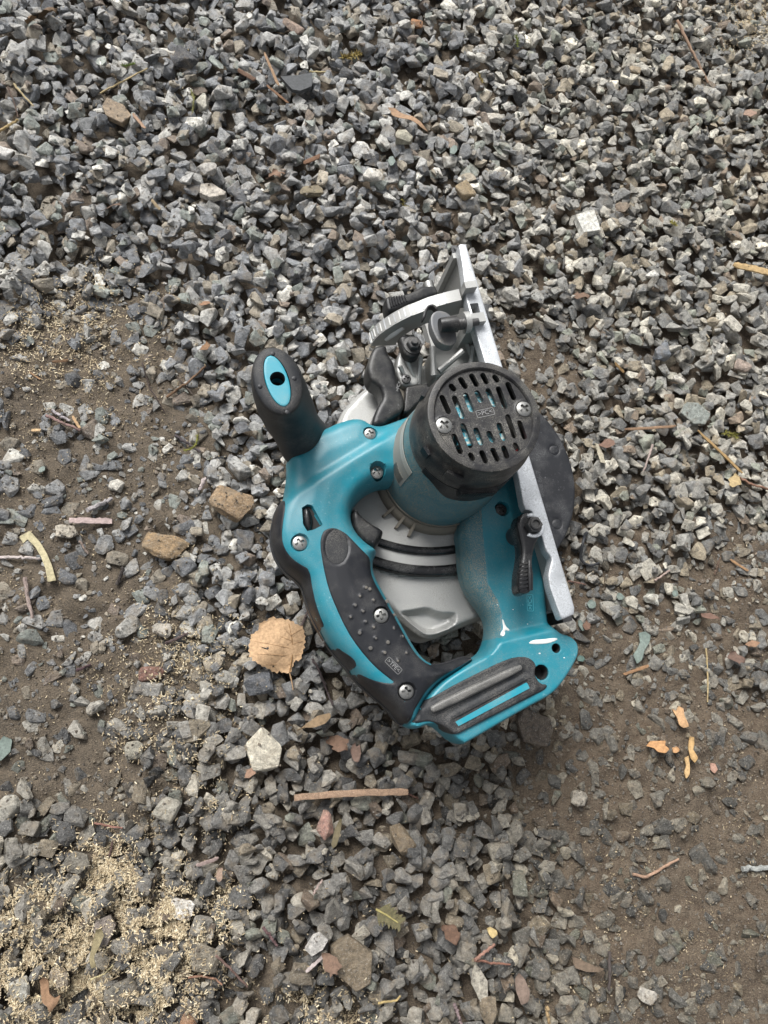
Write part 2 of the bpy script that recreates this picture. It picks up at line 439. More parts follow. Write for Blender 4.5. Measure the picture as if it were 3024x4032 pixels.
for i in range(36):
    d = (1.0, rng.uniform(.62, .92), rng.uniform(.30, .62))
    n = int(rng.integers(10, 16))
    VAR.append((make_stone(100 + i, d, n, .03, 0), make_stone(100 + i, d, n, .028, 1)))
def rot(yaw, tx, ty):
    cz, sz, cx, sx, cy, sy = math.cos(yaw), math.sin(yaw), math.cos(tx), math.sin(tx), math.cos(ty), math.sin(ty)
    return np.array([[cz, -sz, 0], [sz, cz, 0], [0, 0, 1]]) @ np.array([[1, 0, 0], [0, cx, -sx], [0, sx, cx]]) @ np.array([[cy, 0, sy], [0, 1, 0], [-sy, 0, cy]])
def cells_of(V):
    i = ((V[:, 0] - X0) / CELL).astype(int); j = ((V[:, 1] - Y0) / CELL).astype(int)
    ok = (i >= 0) & (i < NXc) & (j >= 0) & (j < NYc)
    return i, j, ok
def footprint(V, Fc):
    """grid cells under a stone with its lower and upper height there"""
    c = V[Fc].mean(1); m = (V[Fc] + np.roll(V[Fc], 1, 1)) / 2
    S = np.vstack([V, c, m.reshape(-1, 3)])
    i, j, ok = cells_of(S)
    if ok.sum() < 4: return None
    key = j[ok] * NXc + i[ok]; z = S[ok, 2]
    u, inv = np.unique(key, return_inverse=True)
    lo = np.full(len(u), 9.); hi = np.full(len(u), -9.)
    np.minimum.at(lo, inv, z); np.maximum.at(hi, inv, z)
    return u, lo, hi
HF = HM.ravel()
OWNER = np.full(HF.shape, -1)
STONES = []          # dicts: variant, matrix pieces, colour
def drop(var, size, xy, yaw, tx, ty, col, sink=0.0, q=72, limit=None, special=None, V0=None):
    (Vl, Fl), _ = VAR[var] if V0 is None else (V0, None)
    R = rot(yaw, tx, ty) * size
    V = Vl @ R.T; V[:, 0] += xy[0]; V[:, 1] += xy[1]
    fpn = footprint(V, Fl)
    if fpn is None: return None
    u, lo, hi = fpn
    z = np.percentile(HF[u] - lo, q) - sink * (V[:, 2].max() - V[:, 2].min())
    if limit is not None and z + hi.max() > limit: return None
    new = hi + z; m = new > HF[u]
    HF[u[m]] = new[m]; OWNER[u[m]] = len(STONES)
    STONES.append(dict(var=var, R=R, loc=np.array([xy[0], xy[1], z]), col=col, size=size, cells=u, special=special, V0=V0))
    return STONES[-1]

# stones that stand out in the photo: pixel, long side and breadth in pixels, image angle, colour, label
SPECIAL = [
 (466, 466, 125, 88, 38, (.27, .20, .13), 'tan flat angular stone among grey gravel in the upper left'),
 (797, 420, 66, 60, 80, (.42, .40, .33), 'pale cream stone with a moss sprig against it'),
 (837, 776, 108, 80, 10, (.46, .42, .36), 'largest whitish flat stone in the gravel above the front handle'),
 (819, 706, 84, 56, -20, (.36, .34, .31), 'light grey stone touching the larger whitish stone below it'),
 (24, 633, 84, 62, 15, (.50, .48, .45), 'white stone at the left edge of the gravel'),
 (730, 274, 104, 78, 20, (.045, .046, .05), 'very dark blocky stone beside the bare earth patch'),
 (1155, 131, 96, 52, 48, (.26, .185, .14), 'knobbly brown stone near the top of the gravel'),
 (1639, 100, 56, 42, 10, (.30, .135, .05), 'small rust-orange stone near the top edge'),
 (1225, 776, 90, 46, -5, (.20, .165, .10), 'smooth oval tan pebble lying in the gravel'),
 (1816, 785, 74, 66, 60, (.28, .21, .12), 'rounded ochre stone above the base plate tip'),
 (1456, 730, 90, 56, 10, (.50, .475, .42), 'whitish rough stone in the middle of the upper gravel'),
 (1575, 587, 74, 56, 0, (.33, .31, .24), 'pale olive-tan stone below the curled dry leaf'),
 (1928, 475, 98, 44, 6, (.46, .43, .37), 'long cream rough stone in the upper middle gravel'),
 (1846, 460, 72, 36, -5, (.44, .43, .40), 'pale stone beside the long cream stone'),
 (2294, 904, 118, 96, 80, (.58, .57, .52), 'pale grey square-cut block in the right-hand gravel'),
 (2239, 611, 68, 34, 85, (.36, .33, .26), 'small upright beige stone in the upper right gravel'),
 (2474, 315, 50, 34, 10, (.30, .235, .15), 'small honey-brown stone in the upper right gravel'),
 (913, 1990, 168, 128, 35, (.25, .17, .095), 'big brown blocky rock beside the rubber grip'),
 (645, 2146, 176, 122, 20, (.235, .16, .085), 'big tan-brown rock lying on the bare earth'),
 (591, 2651, 100, 56, -5, (.185, .095, .07), 'reddish-brown wedge-shaped stone on the bare earth'),
 (633, 2481, 84, 60, 5, (.36, .33, .28), 'mottled quartz stone on the sawdusty earth'),
 (454, 1907, 58, 52, 20, (.52, .49, .43), 'small white quartz lump on the bare earth'),
 (257, 2090, 92, 56, 0, (.42, .38, .31), 'cream-topped stone below the pink strip of wood'),
 (521, 2959, 72, 72, 0, (.27, .25, .20), 'rounded khaki pebble on the lower left earth'),
 (1032, 2955, 168, 128, 65, (.50, .46, .37), 'large cream-white rough stone below the brown leaf'),
 (1274, 3239, 108, 70, 78, (.33, .19, .15), 'pink speckled stone below the long splinter'),
 (1566, 3288, 118, 84, 60, (.155, .115, .07), 'brown angular stone right of the pink speckled stone'),
 (1377, 3768, 228, 152, 62, (.155, .120, .078), 'large flat brown slab of rock at the bottom'),
 (1237, 3692, 100, 72, -45, (.44, .42, .39), 'white-grey stone touching the flat brown slab'),
 (1870, 3847, 122, 62, 80, (.36, .33, .27), 'pale pointed stone at the bottom right of the slab'),
 (1907, 3953, 104, 66, 80, (.19, .15, .10), 'rounded brown pebble near the bottom edge'),
 (724, 3572, 100, 82, 10, (.55, .52, .47), 'chalky white stone beside the sawdust heap'),
 (231, 3850, 90, 66, 60, (.30, .25, .19), 'tan stone half covered by sawdust in the bottom left'),
 (88, 3889, 92, 76, 70, (.34, .33, .29), 'pale grey-cream stone at the bottom left'),
 (755, 3998, 84, 62, 20, (.30, .16, .085), 'orange-brown stone at the bottom edge'),
 (2273, 3141, 64, 60, 20, (.30, .27, .22), 'rounded beige stone standing on the brown earth'),
 (2554, 3929, 98, 54, 25, (.40, .37, .32), 'whitish log-shaped stone on the lower right earth'),
 (2722, 1642, 132, 88, 20, (.24, .26, .235), 'greenish grey flat stone on the right'),
 (2853, 1299, 84, 48, 40, (.48, .45, .38), 'cream stone in the right-hand gravel'),
 (2551, 1098, 58, 40, -10, (.55, .54, .50), 'white stone right of the base plate tip'),
 (2667, 1501, 52, 34, 20, (.55, .52, .46), 'small chalk-white stone right of the motor'),
 (2890, 1165, 86, 36, 5, (.47, .44, .37), 'long cream stone near the right edge'),
 (2845, 1203, 68, 36, -15, (.36, .34, .29), 'beige wedge stone below the long cream stone'),
 (2893, 1461, 74, 52, 20, (.30, .235, .19), 'pinkish beige stone near the right edge'),
 (2575, 2354, 72, 46, 15, (.52, .51, .45), 'white marbled stone on the earth right of the saw'),
 (2108, 2860, 180, 140, 40, (.105, .080, .058), 'broad dark brown flat rock sunk in earth below the battery foot'),
 (1019, 2695, 112, 90, -10, (.10, .105, .115), 'big dark grey stone under the brown leaf'),
 (310, 3390, 100, 84, 40, (.17, .155, .125), 'flat grey-brown pointed stone at the lower left'),
 (420, 3645, 84, 112, 0, (.21, .175, .15), 'brown-grey flat stone left of the sawdust heap'),
 (490, 3885, 124, 100, -20, (.125, .115, .095), 'big dark brown-grey stone at the bottom left'),
 (660, 3185, 94, 108, 30, (.25, .235, .195), 'large beige-grey stone at the lower left'),
 (24, 3185, 92, 100, 30, (.29, .275, .235), 'pale grey stone at the left edge near the bottom'),
 (815, 3755, 112, 100, 20, (.19, .165, .125), 'grey-brown stone right of the sawdust heap'),
 (2590, 1391, 72, 88, 0, (.15, .165, .185), 'bluish slate stone in the right-hand gravel'),
]
special_meshes = []
def scale_at(px, py):
    return proj(P(px, py, .006))[0, 2] / F
# gravel filling the rest: piled where it is dense, half buried where earth shows
SAW_XY = np.array([W3('f', x, y, .01)[:2] for x, y in ((1500, 1300), (1800, 1150), (2150, 2300), (2150, 2500), (1750, 2750), (1200, 2250), (1250, 1700))])
def in_view(xs, ys, mg=170):
    pq = proj(np.column_stack([xs, ys, np.zeros(len(xs))]))
    return (pq[:, 0] > -mg) & (pq[:, 0] < 3024 + mg) & (pq[:, 1] > -mg) & (pq[:, 1] < 4032 + mg)
def fill(n, size_lo, size_hi, pile, mode, tint=1.0):
    xs = rng.uniform(X0, X1, n); ys = rng.uniform(Y0, Y1, n)
    ok = in_view(xs, ys, 430 if size_hi > .018 else 150); xs, ys = xs[ok], ys[ok]
    mk = field(MASK, np.column_stack([xs, ys]))
    ins = inside(np.column_stack([xs, ys]), SAW_XY)
    for x, y, m, under in zip(xs, ys, mk, ins):
        if mode == 'pile':
            if rng.random() > smooth((m - .35) / .5): continue
            lim = pile * (.55 + .45 * m)
        else:
            if m > .9 or rng.random() > (.5 + .8 * m) * np.clip(m / .16, .45, 1): continue
            lim = 9
        size = size_lo + (size_hi - size_lo) * rng.beta(1.6, 3.2)
        i = int((x - X0) / CELL); j = int((y - Y0) / CELL); w = 3
        loc = HM[max(0, j - w):j + w + 1, max(0, i - w):i + w + 1]
        if loc.mean() > lim * .58 or OWNER[j * NXc + i] >= 0 and mode != 'pile': continue
        col = np.array(PALETTE[rng.choice(len(PALETTE), p=PW)][0]) * rng.uniform(.8, 1.2)
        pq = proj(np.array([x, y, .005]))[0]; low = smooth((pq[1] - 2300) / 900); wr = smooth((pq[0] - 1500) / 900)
        col = tint * col * (1.12 - .54 * low) * (1 - .08 * wr) * np.array([1 + .06 * low + .04 * wr, 1, 1 - .09 * low - .09 * wr])      # darker, browner stone towards the bottom
        t = .30 if mode == 'pile' else .14
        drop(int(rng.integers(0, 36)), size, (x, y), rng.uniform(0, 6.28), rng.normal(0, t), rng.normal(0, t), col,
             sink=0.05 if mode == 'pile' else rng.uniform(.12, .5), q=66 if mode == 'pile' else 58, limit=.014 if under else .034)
fill(5600, .004, .010, .010, 'sunk')
fill(9500, .010, .020, .013, 'pile', .28)  # lower layer coloured dark: shade of the gaps painted into the stones
fill(11000, .012, .028, .010, 'sunk', .9)
fill(11500, .010, .023, .019, 'pile', 1.08)
fill(16500, .013, .028, .022, 'pile', 1.22)
fill(5000, .005, .011, .026, 'pile', 1.05)
fill(22000, .004, .013, .008, 'sunk', .9)
for k, (px, py, a, bb, ang, col, lab) in enumerate(SPECIAL):
    s = scale_at(px, py); L = max(a, bb) * s * 1.12; Bd = min(a, bb) * s * 1.12
    flat = 'flat' in lab or 'slab' in lab
    smoothish = 'smooth' in lab or 'pebble' in lab or 'rounded' in lab
    hgt = min(Bd * (.30 if flat or 'square' in lab else .62), .020)
    if flat or 'square' in lab: L, Bd = L * .9, Bd * .9
    A, B = (make_stone(900 + k, (1, Bd / L, hgt / L), 40 if smoothish else 22, .022, 1, .12 if smoothish else .06, 4 if 'square' in lab else 6 if flat else 0),) * 2
    special_meshes.append((A, B))
    p = P(px, py, .005)
    ang2 = ang if a >= bb else ang + 90
    drop(-1, L, p[:2], -math.radians(ang2), rng.normal(0, .06), rng.normal(0, .06), col, sink=.45 if 'sunk' in lab else .15, q=84, special=k, V0=A)

# which stones show largest: they become things of their own, the rest one mass
final_owner = OWNER
for i, s in enumerate(STONES):
    vis = (final_owner[s['cells']] == i).mean()
    q = proj(s['loc'])[0]
    infr = -20 < q[0] < 3044 and -20 < q[1] < 4052
    under = inside(s['loc'][None, :2], SAW_XY)[0]
    s['px'] = s['size'] / q[2] * F; s['q'] = q; s['vis'] = vis
    s['score'] = s['px'] * (vis ** .7) if infr and not under else 0
order = sorted([i for i, s in enumerate(STONES) if s['special'] is None], key=lambda i: -STONES[i]['score'])
BIG = set(order[:260])
def raw_mesh(name, V, Fc, mat):
    me = bpy.data.meshes.new(name); V = np.asarray(V, np.float32); Fc = np.asarray(Fc, np.int32)
    k = Fc.shape[1]
    me.vertices.add(len(V)); me.vertices.foreach_set('co', V.ravel())
    me.loops.add(Fc.size); me.loops.foreach_set('vertex_index', Fc.ravel())
    me.polygons.add(len(Fc)); me.polygons.foreach_set('loop_start', np.arange(len(Fc), dtype=np.int32) * k)
    me.polygons.foreach_set('loop_total', np.full(len(Fc), k, np.int32))
    me.materials.append(mat); me.update(calc_edges=True); me.validate(); me.shade_flat()
    return me

# ground sheet: fine where the photo looks, running out to the far distance
gx = np.concatenate([[-60, -12, -4, -1.6], np.linspace(X0, X1, int((X1 - X0) / .0032)), [1.6, 4, 12, 60]])
gy = np.concatenate([[-60, -12, -4, -1.6], np.linspace(Y0, Y1, int((Y1 - Y0) / .0032)), [1.6, 4, 12, 60]])
XX, YY = np.meshgrid(gx, gy)
ii = np.clip((XX - X0) / CELL, 0, NXc - 1.001); jj = np.clip((YY - Y0) / CELL, 0, NYc - 1.001)
i0, j0 = ii.astype(int), jj.astype(int); fx, fy = ii - i0, jj - j0
ZZ = DIRT[j0, i0] * (1 - fx) * (1 - fy) + DIRT[j0, np.minimum(i0 + 1, NXc - 1)] * fx * (1 - fy) + DIRT[np.minimum(j0 + 1, NYc - 1), i0] * (1 - fx) * fy + DIRT[np.minimum(j0 + 1, NYc - 1), np.minimum(i0 + 1, NXc - 1)] * fx * fy
n = len(gx); idx = np.arange(n * len(gy)).reshape(len(gy), n)
quads = np.stack([idx[:-1, :-1], idx[:-1, 1:], idx[1:, 1:], idx[1:, :-1]], -1).reshape(-1, 4)
gm = raw_mesh('ground', np.column_stack([XX.ravel(), YY.ravel(), ZZ.ravel()]), quads, M_dirt)
gm.shade_smooth()
ground = bpy.data.objects.new('ground', gm); COL.objects.link(ground)
finish(ground, label='brown gritty earth under the gravel', kind='structure')

# the mass of gravel
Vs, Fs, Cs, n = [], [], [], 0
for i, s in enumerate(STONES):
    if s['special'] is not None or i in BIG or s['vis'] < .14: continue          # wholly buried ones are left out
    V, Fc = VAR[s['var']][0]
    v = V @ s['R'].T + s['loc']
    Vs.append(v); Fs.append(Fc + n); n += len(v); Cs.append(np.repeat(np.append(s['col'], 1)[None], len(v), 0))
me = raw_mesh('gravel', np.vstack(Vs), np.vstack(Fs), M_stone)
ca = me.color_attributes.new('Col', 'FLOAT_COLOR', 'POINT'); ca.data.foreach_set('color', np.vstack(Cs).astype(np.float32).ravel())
gravel = bpy.data.objects.new('gravel', me); COL.objects.link(gravel); gravel.color = (0, 0, 0, 1)
finish(gravel, label='loose grey crushed stone gravel spread over the earth', cat='gravel', kind='stuff')

# single stones
var_mesh = {}
def stone_obj(name, me, s):
    o = bpy.data.objects.new(name, me); COL.objects.link(o)
    R = s['R'] / s['size']
    o.matrix_world = Matrix.Translation(s['loc'].tolist()) @ Matrix(R.tolist()).to_4x4() @ Matrix.Scale(s['size'], 4)
    o.color = (*[float(x) for x in s['col']], 1)
    return o
def tone(c):
    l = float(np.mean(c)); w = c[0] / max(c[2], 1e-3)
    t = 'dark' if l < .115 else 'mid' if l < .20 else 'pale'
    h = 'brownish' if w > 1.22 else 'greenish grey' if c[1] > c[0] * 1.04 and c[1] > c[2] * 1.03 else 'bluish grey' if w < .94 else 'grey'
    return t, h
CUTS = (' among', ' in ', ' lying', ' at ', ' beside', ' near', ' above', ' below', ' on ', ' with ', ' touching', ' against', ' standing', ' right', ' left', ' under', ' half', ' between', ' sunk')
def phrase(lab):
    return lab[:min([lab.find(c) for c in CUTS if c in lab] + [len(lab)])].replace('largest ', '')
LMARK = [(np.array(sp_[:2], float), phrase(sp_[6])) for sp_ in SPECIAL]
LMARK += [(np.array(q, float), t) for q, t in (((1100, 2540), 'tan fallen leaf'), ((1380, 3125), 'long wood splinter'), ((160, 2190), 'curved wood shaving'), ((1170, 323), 'thin slate piece'), ((1050, 1450), 'front grip'),
          ((1620, 1240), 'graduated quadrant'), ((1830, 960), 'base plate tip'), ((2250, 1900), 'black blade guard'), ((2230, 2420), 'base plate corner'), ((2530, 2540), 'pale green peel'), ((1530, 3603), 'fern piece'), ((1610, 480), 'curled dry leaf'),
          ((2725, 210), 'long thin stick'), ((657, 3670), 'sawdust heap'), ((765, 1745), 'curved moss sprig'), ((735, 1505), 'straight brown twig'), ((1380, 230), 'golden moss tuft'), ((2830, 1780), 'long tan splinter'), ((2590, 2935), 'orange chips'), ((1650, 2880), 'battery foot'))]
seen_labels = set()
for i in sorted(BIG, key=lambda i: -STONES[i]['score']):
    s = STONES[i]
    me = var_mesh.get(s['var'])
    if me is None:
        me = raw_mesh('gravel_stone', *VAR[s['var']][1], M_stone); var_mesh[s['var']] = me
    o = stone_obj('gravel_stone', me, s)
    t, h = tone(s['col']); q = s['q'][:2]
    cands = []
    for p, ph in sorted(LMARK, key=lambda l: np.linalg.norm(l[0] - q))[:4]:
        dx, dy = q - p
        w = ('right of' if dx > 0 else 'left of') if abs(dx) > 1.6 * abs(dy) else ('below' if dy > 0 else 'above') if abs(dy) > 1.6 * abs(dx) else ('lower ' if dy > 0 else 'upper ') + ('right of' if dx > 0 else 'left of')
        cands += [f'{t} {h} angular gravel stone {w} the {ph}', f'{"elongated" if VAR[s["var"]][0][0][:, 1].max() < .36 else "blocky"} {t} {h} gravel stone {w} the {ph}']
    lab = next((c for c in cands if c not in seen_labels), cands[0]); seen_labels.add(lab)
    finish(o, label=lab, cat='stone', group='single stones showing large in the gravel')
for i, s in enumerate(STONES):
    if s['special'] is None: continue
    me = raw_mesh('stone', *special_meshes[s['special']][0], M_stone)
    lab = SPECIAL[s['special']][6]
    nm = 'pebble' if 'pebble' in lab else 'rock' if 'rock' in lab else 'stone'
    finish(stone_obj(nm, me, s), label=lab, cat=nm)

# earth crumbs and grit, too small to count
tiny = [make_stone(700 + i, (1, .8, .7), 8, .02, 0, .0001) for i in range(8)]
def rots(yaw, tx, ty):
    c, s_ = np.cos, np.sin; o, z = np.ones_like(yaw), np.zeros_like(yaw)
    A = np.stack([c(yaw), -s_(yaw), z, s_(yaw), c(yaw), z, z, z, o], -1).reshape(-1, 3, 3)
    B = np.stack([o, z, z, z, c(tx), -s_(tx), z, s_(tx), c(tx)], -1).reshape(-1, 3, 3)
    C = np.stack([c(ty), z, s_(ty), z, o, z, -s_(ty), z, c(ty)], -1).reshape(-1, 3, 3)
    return A @ B @ C
HMEAN = HM.copy()
for ax in (0, 1):
    HMEAN = sum(np.roll(HMEAN, k, ax) for k in range(-4, 5)) / 9
def scatter(xs, ys, sizes, name, mat, label, cat, flakes=False, cols=None):
    i = ((xs - X0) / CELL).astype(int); j = ((ys - Y0) / CELL).astype(int)
    ok = (i > 2) & (j > 2) & (i < NXc - 3) & (j < NYc - 3)
    xs, ys, i, j = xs[ok], ys[ok], i[ok], j[ok]; h = HM[j, i]
    if flakes:
        ok = (h < HMEAN[j, i] + .0018) | (rng.random(len(h)) < .10)
        xs, ys, i, j, h = xs[ok], ys[ok], i[ok], j[ok], h[ok]
    n = len(xs); cc = np.array(cols)[rng.integers(0, len(cols), n)] * rng.uniform(.75, 1.2, (n, 1))
    R = rots(rng.uniform(0, 6.28, n), rng.normal(0, .35 if flakes else .5, n), rng.normal(0, .3 if flakes else .5, n))
    Vs, Fs, Cs, m = [], [], [], 0
    groups = [(np.arange(n), np.array(box((0, 0, 0), (.5, 0, 0), (0, .5, 0), (0, 0, .5))[0]), np.array(box((0, 0, 0), (1, 0, 0), (0, 1, 0), (0, 0, 1))[1]))] if flakes else \
             [(np.where(np.arange(n) % 8 == k)[0], *tiny[k]) for k in range(8)]
    for ix, V, Fc in groups:
        k = len(ix)
        l = sizes[0] + (sizes[1] - sizes[0]) * rng.beta(1.1, 2.6, k); l = l * np.where(rng.random(k) < .9, 1, 1.4)
        sc = np.stack([l, np.minimum(rng.uniform(.00028, .0008, k), l), np.full(k, .00022)], 1) if flakes else np.repeat(l[:, None], 3, 1)
        W_ = np.einsum('nij,nvj->nvi', R[ix], V[None] * sc[:, None])
        zz = h[ix] + (rng.uniform(.0001, .0009, k) if flakes else l * .15)
        W_ = W_ + np.stack([xs[ix], ys[ix], zz], 1)[:, None]
        Vs.append(W_.reshape(-1, 3)); Fs.append((np.asarray(Fc)[None] + (np.arange(k) * len(V))[:, None, None]).reshape(-1, np.asarray(Fc).shape[1]) + m); m += k * len(V)
        Cs.append(np.repeat(np.column_stack([cc[ix], np.ones(k)]), len(V), 0))
    me = raw_mesh(name, np.vstack(Vs), np.vstack(Fs), mat)
    ca = me.color_attributes.new('Col', 'FLOAT_COLOR', 'POINT'); ca.data.foreach_set('color', np.vstack(Cs).astype(np.float32).ravel())
    o = bpy.data.objects.new(name, me); COL.objects.link(o); o.color = (0, 0, 0, 1)
    print(name, n, len(me.polygons))
    return finish(o, label=label, cat=cat, kind='stuff')
def candidates(n, accept):
    xs = rng.uniform(X0, X1, n); ys = rng.uniform(Y0, Y1, n); ok = in_view(xs, ys, 120); xs, ys = xs[ok], ys[ok]
    ok = accept(np.column_stack([xs, ys])) > rng.random(len(xs)); return xs[ok], ys[ok]
scatter(*candidates(98000, lambda q: .2 + .75 * (1 - field(MASK, q))), (.0009, .0038), 'dirt_crumbs', M_stone, 'small crumbs of earth and grit between the stones', 'grit',
        cols=[(.11, .088, .064), (.14, .115, .085), (.09, .074, .058), (.17, .155, .135), (.20, .165, .12)])
M_sawdust, nd, ln, b = new_mat('sawdust')
at = nd.new('ShaderNodeAttribute'); at.attribute_name = 'Col'; ln.new(at.outputs['Color'], b.inputs['Base Color']); b.inputs['Roughness'].default_value = .8
heaps = [(657, 3670, 150, 1.6), (560, 3560, 90, .8), (250, 3740, 170, 1.2), (400, 3420, 110, 1.0), (90, 3640, 110, .7), (840, 3230, 90, .5), (330, 1280, 200, .5), (120, 1300, 110, .7),
         (2985, 90, 110, 1.3), (560, 3900, 160, .8), (120, 3990, 160, .9), (1270, 4000, 130, .6), (720, 2560, 160, .5), (640, 2830, 160, .5), (860, 3500, 60, .6)]
clump = np.clip(.5 + 2.2 * (vnoise(NXc, NYc, 9, 21) + .7 * vnoise(NXc, NYc, 4, 22)), 0, 2.2)
def dustmask(q):
    i = np.clip((q[:, 0] - X0) / CELL, 0, NXc - 1).astype(int); j = np.clip((q[:, 1] - Y0) / CELL, 0, NYc - 1).astype(int)
    return np.where(inside(q, SAW_XY), 0, .62 * field(DUST, q) ** 1.3 * clump[j, i])
scatter(*candidates(320000, dustmask), (.0007, .0027), 'sawdust', M_sawdust, 'fine dull sawdust specks strewn over earth and stones', 'sawdust', flakes=True,
        cols=[(.30, .24, .15), (.24, .19, .12), (.38, .31, .20), (.19, .145, .09), (.44, .36, .24)])
hx, hy = [], []
for x, y, r, a in heaps:
    k = int(a * r * r * (.30 if y > 3350 or y < 200 else .12)); p = np.array([P(x + u * r * .75, y + v * r * .75, .006)[:2] for u, v in rng.normal(size=(k, 2))])
    p = p[~inside(p, SAW_XY)]; i = np.clip((p[:, 0] - X0) / CELL, 0, NXc - 1).astype(int); j = np.clip((p[:, 1] - Y0) / CELL, 0, NYc - 1).astype(int)
    p = p[clump[j, i] * .9 + .25 > rng.random(len(p))]; hx.append(p[:, 0]); hy.append(p[:, 1])
scatter(np.concatenate(hx), np.concatenate(hy), (.0010, .0040), 'sawdust_heaps', M_sawdust, 'pale cream sawdust flakes drifted between the lower left stones', 'sawdust', flakes=True,
        cols=[(.47, .39, .255), (.40, .325, .205), (.56, .49, .35), (.32, .25, .155), (.26, .20, .125)])
print('stones', len(STONES), 'gravel tris', len(gravel.data.polygons), 'ground', len(ground.data.polygons))

# ================================================================ the circular saw, lying on its blade side
SAW0 = np.array([*W3('f', 1700, 2000, .05)[:2], 0.0])
saw = bpy.data.objects.new('circular_saw', None); COL.objects.link(saw); saw.location = SAW0.tolist()
finish(saw, label='teal and black cordless circular saw without battery lying on its side on gravel', cat='circular saw')
def part(name, vf, mat, parent=saw, angle=40, label=None, fix=False):
    o = mesh_obj(name, vf[0], vf[1], mat, parent, angle, SAW0)
    if fix: fix_normals(o)
    if label: o['label'] = label
    return o
BZ = .125
PA, PB = P(1835, 959, BZ), P(2264, 2393, BZ)
U = PB - PA; U[2] = 0; U /= np.linalg.norm(U)                # along the base plate, towards the rear
WD = np.array([U[1], -U[0], 0.0]);
if WD[0] > 0: WD = -WD                                       # away from the plate, towards the handle
Zv = np.array([0, 0, 1.0])

# ---- screws: domed heads with a cross recess, one mesh shared
def screw_mesh(r, name, mat):
    L = circle((0, 0), r, 28)
    arm, wid = r * .62, r * .17
    e = []
    for k in range(4):
        a = k * math.pi / 2
        ca, sa = math.cos(a), math.sin(a)
        for t in np.linspace(.1, 1, 5):
            for s in (-1.25, -.8, 0, .8, 1.25): e.append((ca * arm * t - sa * wid * s, sa * arm * t + ca * wid * s))
    def zf(v, d):
        rr = np.hypot(v[:, 0], v[:, 1]) / r
        z = r * .36 * np.sqrt(np.maximum(0, 1 - (rr * .93) ** 2))
        cross = ((np.abs(v[:, 0]) < arm) & (np.abs(v[:, 1]) < wid)) | ((np.abs(v[:, 1]) < arm) & (np.abs(v[:, 0]) < wid))
        return z - np.where(cross, r * .34, 0)
    V, Fc = slab(L, zf, -r * .3, step=r * .085, rings=(r * .05, r * .14), extra=None)
    me = bpy.data.meshes.new(name); me.from_pydata(V.tolist(), [], [tuple(map(int, f)) for f in Fc]); me.materials.append(mat)
    me.shade_smooth(); me.set_sharp_from_angle(angle=math.radians(35))
    return me
screw_a = screw_mesh(.0054, 'screw', M_steel); screw_b = screw_mesh(.0054, 'screw', M_darksteel)
def screw(src, x, y, z, size, ang, me=screw_a, parent=saw):
    p = W3(src, x, y, z)
    o = bpy.data.objects.new('screw', me); COL.objects.link(o); o.parent = parent
    o.location = (p - SAW0).tolist(); o.rotation_euler = (0, 0, ang); s = size / .0054; o.scale = (s, s, s)
    return o

# ---- moulded marks
def text(txt, src, x, y, z, size, ang, mat, parent, name='moulded_letters', lift=.0004, boxed=True, tilt=None):
    cu = bpy.data.curves.new('t', 'FONT'); cu.body = txt; cu.size = 1; cu.align_x = 'CENTER'; cu.align_y = 'CENTER'; cu.extrude = .02
    to = bpy.data.objects.new('t', cu); COL.objects.link(to)
    dg = bpy.context.evaluated_depsgraph_get(); dg.update()
    me = bpy.data.meshes.new_from_object(to.evaluated_get(dg))
    V = np.array([v.co[:] for v in me.vertices]); Fc = [tuple(p.vertices) for p in me.polygons]
    bpy.data.objects.remove(to); bpy.data.curves.remove(cu); bpy.data.meshes.remove(me)
    if boxed:
        hx, hy = np.abs(V[:, 0]).max() + .28, .58
        n0 = len(V); ring = []
        for cx_, cy_, a0 in ((hx - .2, hy - .2, 0), (-hx + .2, hy - .2, 90), (-hx + .2, -hy + .2, 180), (hx - .2, -hy + .2, 270)):
            for a in (0, 30, 60, 90):
                t = math.radians(a0 + a); ring.append((cx_, cy_, math.cos(t), math.sin(t)))
        o_ = [(a + .2 * c, b + .2 * s, .02) for a, b, c, s in ring]; i_ = [(a + .13 * c, b + .13 * s, .02) for a, b, c, s in ring]
        m = len(o_); V = np.vstack([V, o_, i_])
        Fc += [(n0 + k, n0 + (k + 1) % m, n0 + m + (k + 1) % m, n0 + m + k) for k in range(m)]
    p = W3(src, x, y, z); ca, sa = math.cos(ang), math.sin(ang)
    V = V * size; V[:, 2] += lift
    V2 = np.column_stack([V[:, 0] * ca - V[:, 1] * sa, V[:, 0] * sa + V[:, 1] * ca, V[:, 2]])
    if tilt is not None: V2 = np.column_stack([V2[:, 0], V2[:, 1], V2[:, 2] + tilt(V2[:, :2] + p[:2])])
    else: V2[:, 2] += p[2]
    V2[:, :2] += p[:2]
    return part(name, (V2, Fc), mat, parent, 0)
def wang(src, x0, y0, x1, y1, z):                            # world angle of an image direction
    a, b = W3(src, x0, y0, z), W3(src, x1, y1, z)
    return math.atan2(b[1] - a[1], b[0] - a[0])

